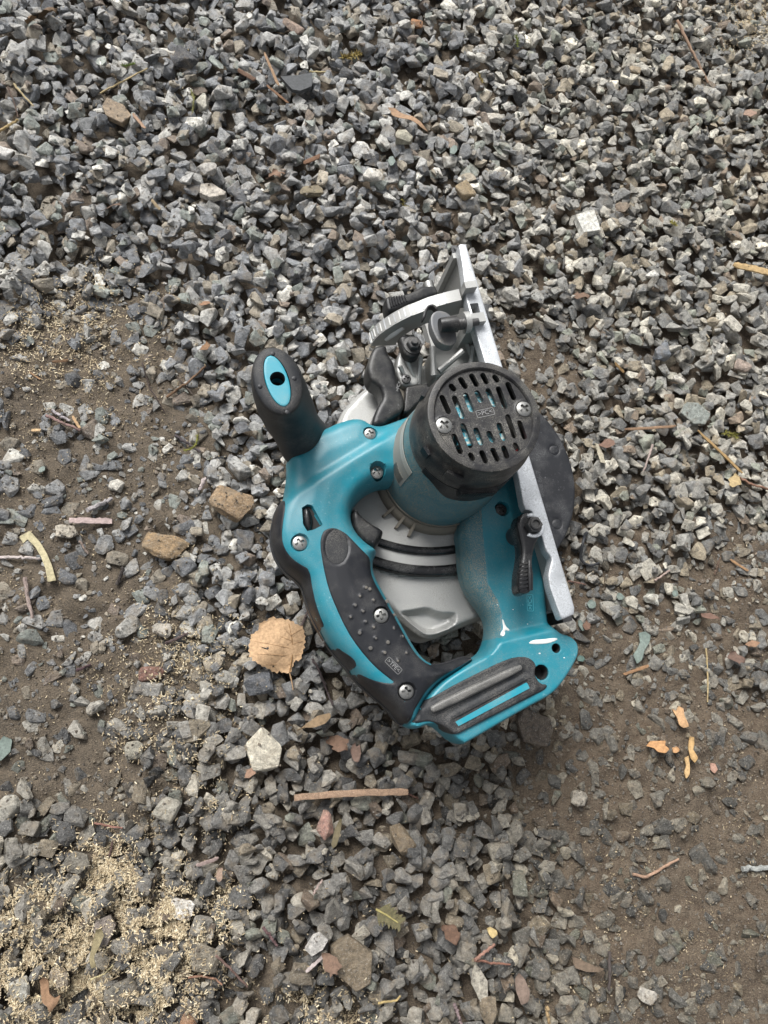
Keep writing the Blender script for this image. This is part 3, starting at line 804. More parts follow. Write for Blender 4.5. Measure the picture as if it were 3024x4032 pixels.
# ---- lower blade guard: black steel disc showing beyond the base plate
pts = np.array([P(x, y, .022)[:2] for x, y in ((2132, 1634), (2209, 1716), (2252, 1861), (2259, 1953), (2255, 2025), (2223, 2131))])
A_ = np.column_stack([2 * pts, np.ones(len(pts))]); sol = np.linalg.lstsq(A_, (pts ** 2).sum(1), rcond=None)[0]
gc = sol[:2]; gr = math.sqrt(sol[2] + gc @ gc); gr = min(max(gr, .075), .10)
gc = pts.mean(0) + (gc - pts.mean(0)) / np.linalg.norm(gc - pts.mean(0)) * (gr * np.linalg.norm(pts.mean(0) - sol[:2]) / math.sqrt(sol[2] + sol[:2] @ sol[:2]))
print('guard', gc, gr)
dots = [W3('z3', 1418, 875, .024)[:2], W3('z3', 1440, 1480, .024)[:2]]
ex = np.vstack([circle(d_, r_, 20) for d_ in dots for r_ in (.0044, .0048, .0052)])
def zguard(v, d):
    z = .0225 + .0012 * rnd(d / .002)
    for d_ in dots:
        r = np.hypot(v[:, 0] - d_[0], v[:, 1] - d_[1]); z = z - .0005 * np.exp(-((r - .0048) / .0004) ** 2)
    return z
guard = part('lower_blade_guard', slab(circle(gc, gr, 120), zguard, .014, step=.004, rings=(.0004, .0012, .0022), extra=ex, rstep=.003), M_guard)
a_ = wang('z3', 1330, 1270, 1290, 1000, .024)
text('8808 86-7', 'f', 2128, 1905, .0237, .0062, a_, M_faint, guard, boxed=False, lift=-.00002)
# saw blade just inside the guard
tn = 24; rr = []
for k in range(tn):
    a = 2 * math.pi * k / tn
    rr += [(gr * .90, a), (gr * .935, a + .02), (gr * .885, a + .05), (gr * .885, a + .15)]
bl = np.array([(gc[0] + r * math.cos(a), gc[1] + r * math.sin(a)) for r, a in rr])
part('blade', slab(bl, lambda v, d: np.full(len(v), .0120), .0104, step=.012, rings=(), rstep=.002), M_steel)

# ---- upper blade case: cast aluminium
casel = [(445, 815), (470, 765), (520, 705), (590, 645), (680, 600), (800, 560), (930, 620), (1050, 760), (1130, 950), (1180, 1200), (1180, 1420), (1150, 1560), (1075, 1615),
         (960, 1658), (880, 1694), (830, 1711), (788, 1698), (740, 1660), (650, 1580), (560, 1480), (490, 1350), (445, 1200), (420, 1050), (425, 900)]
CZ = .056
CASE = chaikin(W('r1', casel, CZ - .008), 2)
rec = chaikin(W('r1', [(690, 1588), (760, 1578), (822, 1566), (870, 1590), (932, 1588), (947, 1602), (940, 1655), (832, 1694), (775, 1665)], CZ - .003), 1)
recx = resample(rec, .0012)
bc = W3('r1', 800, 760, CZ)[:2]
def rad_r1(y): return np.linalg.norm(W3('r1', 800, y, CZ)[:2] - bc)
def zcase(v, d):
    z = CZ - .010 + .010 * rnd(d / .006)
    ins = inside(v, rec); dr = seg_dist(v, rec)
    z = z - np.where(ins, .0075 * smooth(dr / .006), 0)
    rim = np.exp(-((d - .0022) / .0007) ** 2); z = z - .0012 * rim
    r = np.hypot(v[:, 0] - bc[0], v[:, 1] - bc[1])
    r1, r2 = rad_r1(1328), rad_r1(1445)
    z = z + .006 * smooth((r2 + .001 - r) / .0016) * (v[:, 1] < bc[1])                       # stepped inwards
    return z
case = part('blade_case', slab(CASE, zcase, .016, step=.0021, rings=(.0003, .0009, .0016, .0022, .003, .0045), extra=np.vstack([resample(rec + (rec.mean(0) - rec) * k, .0011) for k in (-.05, 0, .05, .12, .2, .3)])), M_cast)
def arc_band(name, y0, y1, x0, x1, z, h, mat):
    r0, r1 = rad_r1(y0), rad_r1(y1)
    a0 = math.atan2(*(W3('r1', x0, (y0 + y1) / 2, CZ)[:2] - bc)[::-1]); a1 = math.atan2(*(W3('r1', x1, (y0 + y1) / 2, CZ)[:2] - bc)[::-1])
    a = np.linspace(a0, a1, 40)
    o_ = np.column_stack([bc[0] + r1 * np.cos(a), bc[1] + r1 * np.sin(a)]); i_ = np.column_stack([bc[0] + r0 * np.cos(a), bc[1] + r0 * np.sin(a)])
    return part(name, slab(np.vstack([o_, i_[::-1]]), lambda v, d: z + h * rnd(d / .0028), z - .012, step=.0016, rings=(.0004, .001, .002)), mat, case)
arc_band('rubber_seal', 1326, 1362, 540, 1010, CZ + .006, .004, M_gloss)
arc_band('rubber_seal', 1400, 1448, 540, 1010, CZ + .0035, .0045, M_gloss)
# dusty gear boss round the foot of the motor, with cast fins
MC = P(1908, 1637, .195)[:2]
part('gear_boss', lathe(MC, [(.0525, .050), (.0525, .066), (.051, .0695), (.0485, .0715), (.0485, .0760), (.03, .076)], 72), M_cast_dusty, case)
for x, y, z_ in ((622, 1208, .0), (676, 1266, 0), (742, 1292, 0)):
    p = W3('r1', x, y, CZ + .012); d_ = p[:2] - MC; dn = np.array([*d_ / np.linalg.norm(d_), 0])
    tdir = np.array([-dn[1], dn[0], 0])
    c_ = np.array([*(MC + dn[:2] * .053), CZ + .010])
    V = []
    for s in (-1, 1):
        for q in ((-.004, -.006), (.0075, -.006), (.0065, -.001), (-.004, .006)): V.append(c_ + tdir * .0011 * s + dn * q[0] + Zv * q[1])
    part('fin', (V, [(0, 1, 2, 3), (7, 6, 5, 4), (0, 4, 5, 1), (1, 5, 6, 2), (2, 6, 7, 3), (3, 7, 4, 0)]), M_cast_dusty, case, 0, fix=True)

# ---- front part of the housing with the loop handle
ZP, ZC = .080, .110
hl = [(397, 838), (440, 815), (510, 795), (555, 800), (590, 825), (625, 828), (700, 800), (760, 780), (880, 880), (880, 1040), (770, 1085), (655, 1062), (600, 1080), (560, 1105), (520, 1150),
      (502, 1200), (515, 1258), (560, 1308), (603, 1335), (612, 1356), (597, 1376), (594, 1420), (607, 1460), (640, 1520), (680, 1590), (720, 1660), (755, 1725), (790, 1775), (830, 1805), (870, 1812),
      (930, 1795), (985, 1773), (1012, 1788), (930, 1850), (860, 1890), (800, 1960), (770, 2060), (725, 2062), (690, 2030), (668, 1992), (598, 1934), (538, 1880), (500, 1830), (461, 1785), (420, 1734), (390, 1683),
      (354, 1622), (331, 1561), (319, 1521), (306, 1475), (273, 1444), (237, 1419), (199, 1368), (181, 1317), (174, 1267), (186, 1195), (205, 1150), (228, 1118), (230, 1090), (240, 1040), (243, 985), (237, 965), (290, 900), (345, 850)]
HOUSE = chaikin(W('r1', hl, ZP + .006), 2)
SCR = [('r1', 590, 843, .108, .0046, .3), ('r1', 615, 1008, .1035, .0052, .6), ('r1', 295, 1305, .108, .0054, .5), ('r1', 632, 1605, .1085, .0054, .2), ('r1', 735, 1920, .1065, .0054, .1)]
rec_c = [(W3(s, x, y, z)[:2], r * 1.12, (.0070 if i == 1 else .0030 if i < 3 else .0055)) for i, (s, x, y, z, r, a) in enumerate(SCR)]
# slot of the lock-off button
slot = W('r1', [(303, 1160), (325, 1146), (345, 1150), (390, 1232), (352, 1252), (325, 1258), (308, 1230)], .109)
ra, rb = W3('r1', 300, 1090, .11)[:2], W3('r1', 640, 880, .11)[:2]; rn = np.array([-(rb - ra)[1], (rb - ra)[0]]); rn /= np.linalg.norm(rn)
if rn[1] < 0: rn = -rn
def zhouse_base(v, d):
    z = ZP + (ZC - ZP) * rnd(d / .0150, 2.5) + .0016 * smooth((d - .012) / .012)
    s = (v - ra) @ rn
    z = z - .0045 * smooth((s + .002) / .009) * smooth((v[:, 1] - W3('r1', 0, 1200, .11)[1]) / .01)       # the shoulder along the top is a step lower
    return z
def zhouse(v, d):
    z = zhouse_base(v, d)
    for c, r, dep in rec_c:
        q = np.hypot(v[:, 0] - c[0], v[:, 1] - c[1])
        z = z - dep * smooth((r * 1.12 - q) / (r * .16))
    ins = inside(v, slot); z = np.where(ins, z - .0045 * smooth(seg_dist(v, slot) / .0007), z)
    return z
HD = resample(HOUSE, .0016)
def hz(xy):
    return zhouse_base(np.atleast_2d(xy), seg_dist(np.atleast_2d(xy), HD))
rings_scr = np.vstack([circle(c, r * k, 26) for c, r, dep in rec_c for k in (.9, .97, 1.05, 1.13)])
exh = np.vstack([rings_scr, resample(slot, .001), resample(slot + (slot.mean(0) - slot) * .07, .001)])
housing = part('housing', slab(HOUSE, zhouse, .058, zunder=lambda v, d: ZP - .002 - .022 * rnd(d / .015), step=.0017, rings=(.0002, .0006, .0012, .002, .003, .0045, .0065), extra=exh), M_teal, angle=50)
for i, (s, x, y, z, r, a) in enumerate(SCR):
    c = W3(s, x, y, z); zz = hz(c[:2])[0] - min(rec_c[i][2], .003 if i != 1 else 1) + .0006
    o = screw(s, x, y, z, r, a, parent=housing if i < 3 else saw); o.location[2] = float(zz)
# lock-off button
sl2 = slot + (slot.mean(0) - slot) * .06
part('button_slot', slab(sl2, lambda v, d: hz(v) - .0040, lambda v: hz(v) - .0055, step=.0015, rings=()), M_hole_shade, housing)
bt = W3('r1', 328, 1206, .110); ba = wang('r1', 322, 1150, 336, 1258, .11)
part('lock_button', slab(circle(bt[:2], .0098, 40, .0043, ba), lambda v, d: .1045 + .0075 * rnd(d / .0042), .100, step=.001, rings=(.0003, .0008, .0015, .0024)), M_gloss, housing)

# ---- rubber grip laid over the handle
gl = [(388, 1262), (405, 1246), (440, 1240), (478, 1256), (515, 1292), (560, 1340), (590, 1374), (589, 1420), (603, 1463), (636, 1522), (676, 1592), (716, 1662), (751, 1727), (786, 1777), (828, 1808), (870, 1816),
      (932, 1799), (985, 1777), (1003, 1783), (985, 1800), (930, 1832), (862, 1876), (818, 1920), (792, 1962), (765, 2005), (752, 2045), (722, 2066), (688, 2033), (666, 1995), (596, 1937), (536, 1883), (497, 1833), (458, 1788), (417, 1737), (387, 1686),
      (351, 1625), (328, 1564), (316, 1524), (303, 1478), (270, 1447), (234, 1422), (196, 1371), (178, 1319), (170, 1267), (182, 1194), (202, 1149), (226, 1118), (237, 1150), (227, 1210), (220, 1280), (232, 1328),
      (262, 1368), (300, 1394), (336, 1412), (346, 1480), (362, 1560), (392, 1640), (424, 1700), (455, 1743), (505, 1772), (528, 1795), (530, 1815), (520, 1832), (560, 1858), (625, 1882), (698, 1889),
      (655, 1858), (600, 1812), (540, 1742), (490, 1668), (443, 1568), (412, 1488), (392, 1400), (378, 1310)]
GRIP = np.vstack([chaikin(W('r1', gl, ZP + .010), 1)])
# outline points over the crown of the handle sit higher: shift them to the height the photo sees them at
def lift_loop(src, pts, n=1, base=ZP + .006):
    out = []
    for x, y in pts:
        z = base
        for _ in range(4):
            p = W3(src, x, y, z)[:2][None]
            dd = seg_dist(p, HD)[0]
            z = float(hz(p)[0]) if inside(p, HD)[0] and dd > .0006 else base
        out.append(W3(src, x, y, z)[:2])
    return chaikin(np.array(out), n)
GRIP = lift_loop('r1', gl)
def hug(L):                                                  # where rubber reaches the outline it wraps just past it
    L = resample(L, .0016); out = L.copy()
    for k, p in enumerate(L):
        j = np.argmin(((HD - p) ** 2).sum(1)); d0 = np.linalg.norm(HD[j] - p); ins = inside(p[None], HD)[0]
        if d0 < .0024 or not ins:
            t = HD[(j + 1) % len(HD)] - HD[j - 1]; nn = np.array([-t[1], t[0]]) / np.linalg.norm(t)
            if inside((HD[j] + nn * .0008)[None], HD)[0]: nn = -nn
            out[k] = HD[j] + nn * .0009
    return out
GRIP = hug(GRIP)
dim_r1 = [(565, 1490), (545, 1525), (580, 1500), (522, 1567), (505, 1615), (565, 1635), (545, 1675), (600, 1655), (605, 1700), (660, 1718), (585, 1745), (640, 1762), (555, 1590), (600, 1545), (690, 1655), (720, 1690), (700, 1790), (740, 1760), (655, 1545), (690, 1600)]
dims_xy = np.array([W3('r1', x, y, .1085)[:2] for x, y in dim_r1])
oval_c = W3('r1', 448, 1322, .110)[:2]; oval_a = wang('r1', 448, 1260, 448, 1400, .11)
grip_rec = [rec_c[3], rec_c[4]]
def zgrip(v, d):
    z = hz(v) + .0011 * rnd(d / .0011) - .0002
    z = np.where(inside(v, HD), z, ZP + .0010)
    q = v - oval_c; ca, sa = math.cos(oval_a), math.sin(oval_a)
    e = ((q[:, 0] * ca + q[:, 1] * sa) / .0142) ** 2 + ((-q[:, 0] * sa + q[:, 1] * ca) / .0096) ** 2
    z = z - .0009 * smooth((1 - e) / .2)
    for c in dims_xy:
        r = np.hypot(v[:, 0] - c[0], v[:, 1] - c[1]); z = z + .0009 * smooth((.0019 - r) / .0012)
    for c, r, dep in grip_rec:
        r2 = np.hypot(v[:, 0] - c[0], v[:, 1] - c[1]); z = z - .0034 * smooth((r * 1.12 - r2) / (r * .16))
    return z
exg = np.vstack([circle(c, r, 9) for c in dims_xy for r in (.0004, .0010, .0016, .0022)] + [circle(c, r * k, 26) for c, r, dep in grip_rec for k in (.9, .97, 1.05, 1.13)] +
                [circle(oval_c, .0142 * k, 40, .0096 * k, oval_a) for k in (.88, .95, 1.02)])
grip = part('rubber_grip', slab(GRIP, zgrip, ZP - .009, step=.0016, rings=(.0002, .0006, .0011, .0018), extra=exg), M_rubber, angle=50)
# textured thumb oval and dusty dimples
part('thumb_pad', slab(circle(oval_c, .0132, 40, .0087, oval_a), lambda v, d: zgrip(v, np.full(len(v), .01)) + .0003 * rnd(d / .0006), lambda v: zgrip(v, np.full(len(v), .01)) - .0005, step=.0012, rings=(.0004,)), M_rubber_dusty, grip)
for c in dims_xy:
    zz = float(zgrip(c[None], np.full(1, .01))[0])
    k_ = rng.uniform(.55, 1.1); part('grip_dimple', lathe(c + rng.normal(0, .0004, 2), [(.0015 * k_, zz - .0003), (.0013 * k_, zz + .0001), (.0007 * k_, zz + .00022), (.0002 * k_, zz + .00025)], 10), M_dimple, grip)
text('>TPE<', 'r1', 678, 1814, .1070, .0042, wang('r1', 650, 1787, 706, 1842, .107), M_print, grip, tilt=lambda q: zgrip(q, np.full(len(q), .01)))
# ---- trigger
tl = chaikin(W('r1', [(502, 1175), (530, 1150), (548, 1182), (592, 1218), (640, 1244), (649, 1262), (618, 1322), (602, 1334), (556, 1312), (512, 1260), (498, 1205)], .092), 1)
part('trigger', slab(tl, lambda v, d: .082 + .014 * rnd(d / .005), .070, step=.0014, rings=(.0003, .001, .002, .0035)), M_black)

# ---- rear pillar and battery foot
fl = [(955, 1250), (965, 1300), (970, 1400), (985, 1480), (1020, 1540), (1050, 1580), (1072, 1620), (1079, 1660), (1071, 1715), (1045, 1765), (1000, 1785), (930, 1825), (860, 1870), (815, 1915), (775, 1965), (745, 2010),
      (722, 2052), (735, 2070), (760, 2078), (800, 2058), (850, 2062), (915, 2122), (945, 2139), (985, 2118), (1200, 1992), (1300, 1942), (1352, 1882), (1400, 1802), (1413, 1760), (1405, 1720), (1375, 1692), (1332, 1680), (1312, 1650),
      (1308, 1600), (1300, 1500), (1270, 1330), (1235, 1180), (1205, 1060), (1140, 1010), (1000, 1100)]
fl2 = []
for q in fl:
    fl2 += [q] * (3 if q in ((945, 2139), (915, 2122)) else 1)
FOOT = chaikin(W('r1', fl2, .083), 2)
FDs = resample(FOOT, .0016)
crease = W('r1', [(1050, 1150), (1056, 1250), (1076, 1470), (1118, 1540), (1136, 1600), (1132, 1690), (1060, 1790)], .097)
ca_, cb_ = W3('r1', 1060, 1715, .102)[:2], W3('r1', 1312, 1655, .102)[:2]; cn = np.array([-(cb_ - ca_)[1], (cb_ - ca_)[0]]); cn /= np.linalg.norm(cn)
if cn[1] > 0: cn = -cn                                        # towards the foot
holes_c = [(W3('r1', 1362, 1740, .107)[:2], .0036), (W3('r1', 1300, 1840, .1065)[:2], .0056), ]
scr6 = W3('r1', 1138, 1160, .097)[:2]
def side_of(v, pl):
    d = np.full(len(v), 1e9); s = np.zeros(len(v))
    for a, b in zip(pl[:-1], pl[1:]):
        ab = b - a; t = np.clip(((v - a) @ ab) / (ab @ ab), 0, 1); q = a + t[:, None] * ab; e = np.linalg.norm(v - q, axis=1)
        cr = ab[0] * (v[:, 1] - a[1]) - ab[1] * (v[:, 0] - a[0])
        m = e < d; d[m] = e[m]; s[m] = np.sign(cr[m])
    return d * s
def zfoot(v, d):
    s = (v - ca_) @ cn
    z = .0765 + .0195 * rnd(d / (.0065 - .0032 * smooth(s / .01)), 2.6)
    z = z + .0095 * smooth((s + .004) / .008) * rnd(d / .003)
    sd_ = side_of(v, crease)
    z = z - np.where((sd_ < 0) & (s < .004), np.minimum(.75 * -sd_, .014), 0) * (1 - smooth((s + .002) / .006))
    for c, r in holes_c:
        q = np.hypot(v[:, 0] - c[0], v[:, 1] - c[1]); z = z - .016 * smooth((r * 1.02 - q) / (r * .12)) + .0004 * np.exp(-((q - r * 1.2) / (r * .15)) ** 2)
    q = np.hypot(v[:, 0] - scr6[0], v[:, 1] - scr6[1]); z = z - .006 * smooth((.0062 - q) / .0008)
    return z
exf = np.vstack([circle(c, r * k, 26) for c, r in holes_c for k in (.75, .88, .95, 1.02, 1.1)] + [circle(scr6, r, 26) for r in (.0052, .0057, .0062)] + [resample(crease, .0012)[:int(len(resample(crease, .0012)) * .5)]])
rear = part('rear_housing', slab(FOOT, zfoot, .052, zunder=lambda v, d: .0745 - .020 * rnd(d / .014), step=.0017, rings=(.0002, .0006, .0012, .002, .003, .0045), extra=exf), M_teal, angle=50)
rear.data.materials.append(M_teal_dusty)                      # sawdust film on the pillar's sloping flank
_c = np.array([p.center[:] for p in rear.data.polygons]) + SAW0
_m = (side_of(_c[:, :2], crease) < 0) & (((_c[:, :2] - ca_) @ cn) < -.001)
for p_, q_ in zip(rear.data.polygons, _m): p_.material_index = int(q_)
def fz(xy, d=None):
    xy = np.atleast_2d(xy); return zfoot(xy, seg_dist(xy, FDs) if d is None else d)
o = screw('r1', 1138, 1160, .097, .0050, .9, screw_b, rear); o.location[2] = .0912
for c, r in holes_c:
    zz = float(fz(c + np.array([r * 1.3, 0]))[0]); part('bore_shade', lathe(c, [(r * .93, zz - .0012), (r * .9, zz - .012), (.0002, zz - .0121)], 26, caps=False), M_hole_shade, rear)
# dark battery pad on the foot
pl_ = [(742, 2046), (752, 2008), (798, 1966), (860, 1935), (940, 1890), (1050, 1835), (1130, 1796), (1190, 1776), (1240, 1777), (1266, 1795), (1276, 1822), (1266, 1850), (1290, 1888), (1325, 1892), (1312, 1912), (1260, 1938),
       (1150, 1993), (1000, 2068), (935, 2102), (908, 2090), (858, 2048), (820, 2042), (780, 2052)]
PAD = chaikin(W('r1', pl_, .1055), 1)
r0_, r1_ = W3('r1', 850, 1992, .108)[:2], W3('r1', 1205, 1822, .108)[:2]
t0_, t1_ = W3('r1', 948, 2052, .108)[:2], W3('r1', 1245, 1893, .108)[:2]
def capsule(v, a, b):
    ab = b - a; t = np.clip(((v - a) @ ab) / (ab @ ab), 0, 1); return np.linalg.norm(v - (a + t[:, None] * ab), axis=1)
padline = capsule
def zpad(v, d):
    z = fz(v) + .0012 * rnd(d / .0012)
    z = np.maximum(z, .0865 + .0165 * rnd(d / .008))
    e = capsule(v, r0_, r1_); z = z + .0022 * smooth((.0052 - e) / .0035)
    e2 = capsule(v, t0_, t1_); z = z + .0012 * smooth((.0085 - e2) / .002) - .0010 * smooth((.0042 - e2) / .0008)
    return z
exp_ = np.vstack([np.linspace(r0_, r1_, 60) + s * np.array([-(r1_ - r0_)[1], (r1_ - r0_)[0]]) / np.linalg.norm(r1_ - r0_) for s in (-.005, -.0035, -.002, 0, .002, .0035, .005)] +
                 [np.linspace(t0_, t1_, 60) + s * np.array([-(t1_ - t0_)[1], (t1_ - t0_)[0]]) / np.linalg.norm(t1_ - t0_) for s in (-.0085, -.0068, -.0042, -.0035, 0, .0035, .0042, .0068, .0085)])
fpad = part('battery_pad', slab(PAD, zpad, .088, step=.0016, rings=(.0002, .0006, .0012, .002), extra=exp_), M_rubber_dusty, rear, angle=50)
st = W('r1', [(943, 2046), (956, 2064), (1252, 1906), (1240, 1881)], .1085)
part('teal_inlay', slab(st, lambda v, d: zpad(v, np.full(len(v), .01)) + .0003, lambda v: zpad(v, np.full(len(v), .01)) - .001, step=.0018, rings=()), M_teal_pale, fpad)
rb_ = np.vstack([circle(r0_, .0042, 12), ]); ra_dir = (r1_ - r0_) / np.linalg.norm(r1_ - r0_); rp_ = np.array([-ra_dir[1], ra_dir[0]])
cap_ = np.vstack([r0_ + rp_ * .0036, r0_ - ra_dir * .003, r0_ - rp_ * .0036, r1_ - rp_ * .0030, r1_ + ra_dir * .003, r1_ + rp_ * .0030])
M_ridge = plastic('dust_rubbed_ridge', (.06, .059, .057), .38, dust=.8, dustcol=(.30, .29, .265), grain=.3, var=.2, fine=2200, blot=45)
part('ridge', slab(chaikin(cap_, 2), lambda v, d: zpad(v, np.full(len(v), .01)) + .0012 * rnd(d / .0034), lambda v: zpad(v, np.full(len(v), .01)) - .001, step=.0012, rings=(.0003, .0008, .0016, .0026)), M_ridge, fpad)
text('>PC<', 'r1', 1251, 1552, .0965, .0046, wang('r1', 1253, 1600, 1249, 1500, .0965), M_print_teal, rear, tilt=lambda q: fz(q), boxed=True)
# white paint smears
def smear(src, pts, zf, name='paint_smear', parent=rear, mat=M_paint, n=1, z=.1):
    L = []
    for x, y in pts:
        zz = z
        for _ in range(4): zz = float(zf(W3(src, x, y, zz)[:2][None])[0])
        L.append(W3(src, x, y, zz)[:2])
    L = chaikin(np.array(L), n)
    return part(name, slab(L, lambda v, d: zf(v) + .0001 + .0004 * rnd(d / .0008), lambda v: zf(v) - .0004, step=.001, rings=(.0003,)), mat, parent)
smear('r1', [(1240, 1722), (1262, 1706), (1300, 1704), (1345, 1698), (1366, 1699), (1362, 1707), (1330, 1720), (1285, 1724)], fz)
smear('r1', [(1134, 1620), (1140, 1622), (1148, 1648), (1166, 1664), (1164, 1670), (1146, 1664), (1148, 1680), (1140, 1692), (1126, 1688), (1130, 1674), (1140, 1660)], fz)
for x, y, s in ((1290, 1762, 6), (1392, 1780, 5), (1180, 1580, 4), (1115, 1560, 4), (1240, 1640, 4)):
    smear('r1', [(x - s, y), (x, y - s * .6), (x + s, y), (x, y + s * .7)], fz)

# ---- front auxiliary grip: a tall rubber knob with a teal end
def ell(px, py, a, b, deg, z, n=48):
    th = np.arange(n) * 2 * math.pi / n; an = math.radians(deg)
    r = a * b / np.sqrt((b * np.cos(th - an)) ** 2 + (a * np.sin(th - an)) ** 2)
    return np.array([W3('r1', px + r_ * math.cos(t), py + r_ * math.sin(t), z) for r_, t in zip(r, th)])
lv = [(330, 895, 112, 84, -38, .082), (318, 884, 112, 86, -38, .090), (300, 858, 106, 90, -38, .098), (275, 815, 112, 103, 70, .110), (250, 768, 128, 112, 70, .122), (228, 718, 142, 115, 70, .136), (213, 675, 150, 113, 71, .150),
      (206, 648, 150, 108, 72, .160), (204, 638, 148, 103, 72, .166), (203, 634, 144, 98, 72, .1695), (203, 632, 137, 91, 72, .1712), (202, 632, 118, 62, 72, .1716), (202, 632, 112, 50, 72, .1716), (202, 632, 108, 46, 72, .150)]
V, Fc, n = [], [], 48
for q in lv: V.append(ell(*q))
for i in range(len(lv) - 1):
    for k in range(n): Fc.append((i * n + k, i * n + (k + 1) % n, (i + 1) * n + (k + 1) % n, (i + 1) * n + k))
Fc += [tuple(range(n)), tuple((len(lv) - 1) * n + k for k in range(n))]
knob = part('front_grip', (np.vstack(V), Fc), M_rubber_dusty, fix=True, angle=60)
ic = W3('r1', 202, 632, .172); hc_ = W3('r1', 203, 623, .172)[:2]
il = ell(202, 632, 111, 47, 72, .172)[:, :2]
def zins(v, d):
    q = np.hypot(v[:, 0] - hc_[0], v[:, 1] - hc_[1])
    return .1716 + .0007 * rnd(d / .001) - .020 * smooth((.0052 - q) / .0007)
part('grip_insert', slab(il, zins, .1480, step=.0013, rings=(.0003, .0009), extra=np.vstack([circle(hc_, r, 30) for r in (.0036, .0043, .0046, .0049, .0052, .0056)])), M_teal_pale, knob)
part('bore_shade', lathe(hc_, [(.0049, .1722), (.0048, .1560), (.0002, .1558)], 30, caps=False), M_hole_shade, knob)
for x, y in ((184, 520), (272, 622), (131, 655), (243, 762)):
    p = W3('r1', x, y, .1712); part('grip_dimple', lathe(p[:2], [(.0017, .1706), (.0015, .1719), (.0008, .1722), (.0003, .1722)], 12), M_rubber, knob)

# ---- motor
motor = part('motor_housing', lathe(MC, [(.0475, .062), (.0475, .082), (.0470, .094), (.0455, .112), (.0436, .132), (.0422, .146), (.0418, .154), (.0418, .168), (.030, .168)], 96), M_teal_dusty)
# label wrapped round the barrel, printed square on it
def wrap(name, a0, a1, z0, z1, off, mat, parent, zs0=None, zs1=None):
    n = 24; V = []; Fc = []
    def rad(z): return np.interp(z, [.062, .082, .094, .112, .132, .146, .154, .168], [.0475, .0475, .0470, .0455, .0436, .0422, .0418, .0418])
    for o_ in (0, off):
        for k in range(n + 1):
            a = a0 + (a1 - a0) * k / n
            for m in range(9):
                z = z0 + (z1 - z0) * m / 8; r = rad(z) + o_ + (.00005 if o_ == 0 else 0)
                V.append((MC[0] + r * math.cos(a), MC[1] + r * math.sin(a), z))
    st_ = (n + 1) * 9
    for k in range(n):
        for m in range(8):
            q = (k * 9 + m, (k + 1) * 9 + m, (k + 1) * 9 + m + 1, k * 9 + m + 1)
            Fc += [tuple(i + st_ for i in q), q[::-1]]
    for k in range(n): Fc += [(k * 9, k * 9 + st_, (k + 1) * 9 + st_, (k + 1) * 9), (k * 9 + 8, (k + 1) * 9 + 8, (k + 1) * 9 + 8 + st_, k * 9 + 8 + st_)]
    for m in range(8): Fc += [(m, m + 1, m + 1 + st_, m + st_), (n * 9 + m, n * 9 + m + st_, n * 9 + m + 1 + st_, n * 9 + m + 1)]
    return part(name, (V, Fc), mat, parent, 60, fix=True)
la = math.pi + .10
lab_ = wrap('rating_label', la - .62, la + .42, .104, .136, .0004, M_label, motor)
wrap('label_band', la - .62, la + .42, .129, .136, .0007, plastic('label_pale_band', (.26, .28, .27), .5, dust=1.0, dustcol=(.27, .25, .2)), lab_)
wrap('label_print', la + .06, la + .36, .106, .117, .0007, M_label_dark, lab_)
# black end cap: collar, rim, recessed grille with slots, two screws
TZ = .1955
capc = part('end_cap', lathe(MC, [(.0424, .152), (.0427, .160), (.0424, .176), (.0410, .182), (.0397, .186), (.0397, .1935), (.0393, .1952), (.0385, TZ), (.0352, TZ), (.0345, .1948), (.0341, .1935), (.0339, .1925), (.0339, .178), (.02, .178)], 96), M_cap, motor)
slots = []
GZ = .1932
def slot_px(x0, y0, x1, y1, w):
    a, b = W3('z3', x0, y0, GZ)[:2], W3('z3', x1, y1, GZ)[:2]; d_ = b - a; L_ = np.linalg.norm(d_); d_ /= L_ + 1e-9; p_ = np.array([-d_[1], d_[0]])
    r = w * .5 * .172e-3 * .4822; a2, b2 = a + d_ * r, b - d_ * r
    if L_ < 2.2 * r: a2 = b2 = (a + b) / 2
    th = np.linspace(-math.pi / 2, math.pi / 2, 7)
    pts_ = [b2 + r * (math.cos(t) * d_ + math.sin(t) * p_) for t in th] + [a2 + r * (-math.cos(t) * d_ - math.sin(t) * p_) for t in th]
    return np.array(pts_)
for s in ((560, 335, 608, 395, 50), (640, 280, 700, 375, 50), (730, 250, 790, 358, 50), (822, 245, 870, 338, 48), (915, 260, 962, 322, 48),
          (490, 425, 560, 580, 48), (592, 430, 672, 618, 48), (685, 408, 748, 565, 48), (775, 388, 826, 488, 48), (865, 370, 935, 520, 48), (952, 355, 1020, 540, 48), (1028, 318, 1092, 468, 48),
          (588, 740, 655, 908, 48), (660, 655, 738, 858, 50), (768, 690, 826, 835, 48), (872, 718, 920, 815, 48), (958, 650, 1010, 798, 46), (1028, 582, 1095, 780, 46), (1125, 632, 1178, 790, 44),
          (722, 895, 758, 965, 46), (815, 875, 862, 985, 46), (905, 855, 958, 970, 46), (995, 838, 1035, 945, 46), (1085, 815, 1122, 885, 44)):
    slots.append(slot_px(*s))
sl_s = [(W3('z3', 512, 677, GZ)[:2], .0056), (W3('z3', 1165, 543, GZ)[:2], .0054)]
def zgrille(v, d):
    z = np.full(len(v), GZ)
    for c, r in sl_s: z = z + .0006 * np.exp(-((np.hypot(v[:, 0] - c[0], v[:, 1] - c[1]) - r * 1.12) / .0005) ** 2)
    return z
grille = part('vent_grille', slab(circle(MC, .0342, 96), zgrille, GZ - .003, holes=slots, step=.0016, rings=(.0006,), rstep=.0018, extra=np.vstack([circle(c, r * k, 24) for c, r in sl_s for k in (1.02, 1.12, 1.22)])), M_cap, capc)
